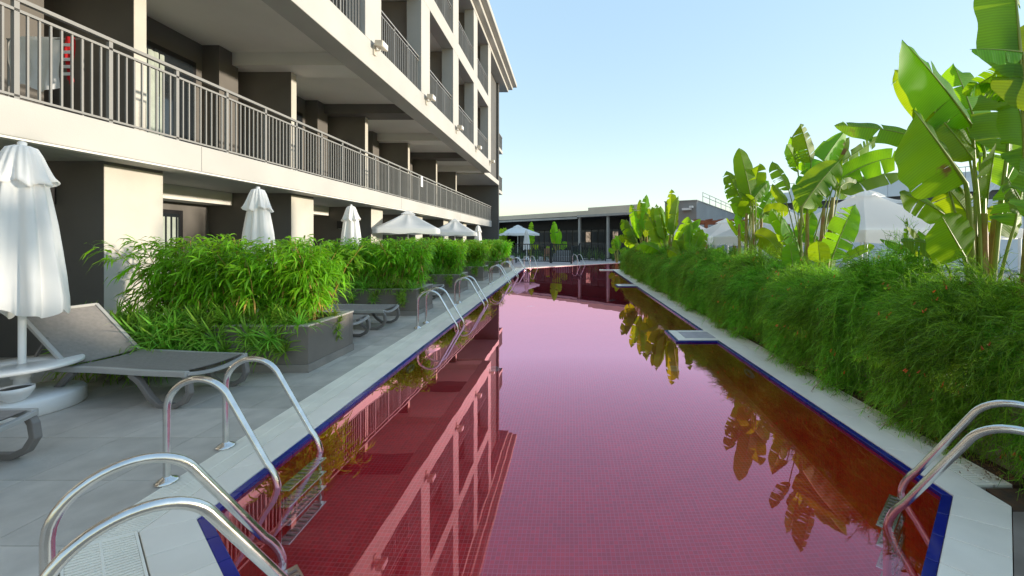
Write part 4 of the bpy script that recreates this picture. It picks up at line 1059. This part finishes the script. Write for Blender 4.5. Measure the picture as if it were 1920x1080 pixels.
# white modern building
WB = (21.5, 44.2); wu = (.682, -.731); wv = (.731, .682)
wb = empty('white_building', (30, 36, -.6), label='long white modern building with panelled band and dark glazing strip', cat='building')
MB().obox(WB, wu, wv, 0, 22.5, .3, 12, -.65, 4.9).build('wall', 'panel', wb)
MB().obox(WB, wu, wv, .2, 22.3, .5, 11.8, 4.9, 5.6).build('glazing_strip', 'farglass', wb)
MB().obox(WB, wu, wv, 0, 22.5, .12, 12, 5.6, 6.7).build('band_core', 'farglass', wb)
for q in range(15): MB().obox(WB, wu, wv, 1.5*q+.01, 1.5*q+1.485, 0, .118, 5.6, 6.72).build('band_panel', 'panel', wb)
MB().obox(WB, wu, wv, 1, 22, 4, 11, 6.72, 7.7).build('upper_storey', 'panel', wb)
for q in range(12): MB().obox(WB, wu, wv, .3+1.9*q, .34+1.9*q, .05, .09, 6.72, 7.6).build('roof_rail_post', 'rail', wb)
MB().obox(WB, wu, wv, .3, 22, .05, .09, 7.6, 7.65).build('roof_rail', 'rail', wb)
# pennant strings
for k, (a, b) in enumerate((((7.75, 10.7, 3.0), (30.2, 34.6, 6.2)), ((10.9, 13.0, 2.83), (33.2, 31.4, 6.2)))):
    t = empty('pennant_string', a, label=f'string of tiny white pennants tied to the {"largest white tent" if k == 0 else "tent behind the sunlit banana"}', cat='pennants')
    a, b = Vector(a), Vector(b); pts = [a.lerp(b, i/30)-Vector((0, 0, 1.3*4*(i/30)*(1-i/30)*.5)) for i in range(31)]
    MB().tube(pts, .008, 4).build('cord', 'whitepl', t)
    mb = MB()
    for i in range(110):
        f = i/110*30; j = int(f); p = pts[j].lerp(pts[j+1], f-j)
        mb.add([p+Vector((-.07, 0, 0)), p+Vector((.07, 0, 0)), p+Vector((0, .02, -.17))], [(0, 1, 2)])
    mb.build('pennant_row', 'towel', t, kind='stuff')

# ------------------------------------------------------------------ far terrace: fence panels, chair, sofa, bushes
def fence(p, q, h, lab):
    p, q = Vector((p[0], p[1], 0)), Vector((q[0], q[1], 0)); l = (q-p).length; d = (q-p)/l; n = Vector((-d.y, d.x, 0))
    t = empty('fence_panel', (p+q)/2, label=lab, cat='fence', group='iron fence panels of the far terrace')
    o = (p.x, p.y); uu = (d.x, d.y); vv = (n.x, n.y)
    for z0, z1 in ((.10, .16), (h-.06, h)): MB().obox(o, uu, vv, .0, l, -.03, .03, z0, z1).build('rail', 'iron', t)
    for s in (0, l): MB().obox(o, uu, vv, s-.045, s+.045, -.045, .045, -.003, h+.03).build('post', 'iron', t)
    k = max(2, int(l/.16))
    for i in range(1, k): MB().obox(o, uu, vv, l*i/k-.022, l*i/k+.022, -.022, .022, .16, h-.06).build('bar', 'iron', t)
fence((-3.95, 29.9), (-1.42, 29.7), 1.4, 'dark iron fence panel beside the open parasol')
fence((-1.33, 29.6), (.12, 28.6), 1.4, 'dark iron fence panel standing skewed in the middle')
fence((.15, 30.8), (.75, 31.6), 1.25, 'short dark iron fence panel set back behind the skewed one')
fence((.78, 32.4), (2.85, 32.2), 1.4, 'dark iron fence panel in front of the restaurant posts')
ch = empty('chair', (-1.75, 31.6, 0), label='brown wooden chair behind the iron fence', cat='chair')
for x in (-1.95, -1.55):
    for yy in (31.4, 31.8): MB().box(x-.025, x+.025, yy-.025, yy+.025, -.002, .45 if yy < 31.6 else 1.0).build('leg', 'wood', ch)
MB().box(-2.0, -1.5, 31.35, 31.85, .45, .5).build('seat', 'wood', ch); MB().box(-1.92, -1.58, 31.79, 31.82, .55, 1.05).build('backrest', 'wood', ch)
sf = empty('outdoor_sofa', (-.5, 31.8, 0), label='grey outdoor sofa behind the skewed fence panel', cat='sofa')
MB().box(-1.1, .2, 31.4, 32.1, -.002, .42).build('seat', 'greybld', sf, .04); MB().box(-1.1, .2, 32.0, 32.3, .2, .85).build('backrest', 'greybld', sf, .04)
for x in (-1.25, .2): MB().box(x, x+.15, 31.4, 32.3, -.001, .62).build('armrest', 'greybld', sf, .03)
random.seed(71)
bush = [make_tuft(s, 130, .95, .75).mesh('bush_leaves', leafmat('bush_leaf', (.11, .20, .05), (.2, .34, .06), .5, .35, .5, 0, .3, 2) if s == 41 else bpy.data.materials['bush_leaf']) for s in (41, 42)]
for i in range(22):
    x = -6.5+.62*i+random.uniform(-.15, .15); yy = 35.8-.18*(i) + random.uniform(-.3, .3)
    share('terrace_bush', bush[i % 2], (x, yy, .0), rot=(0, 0, random.uniform(0, 6)), scale=(1, 1, random.uniform(1.1, 1.6)), label='spiky green bush in the row before the restaurant', cat='bush', group='bushes before the restaurant')
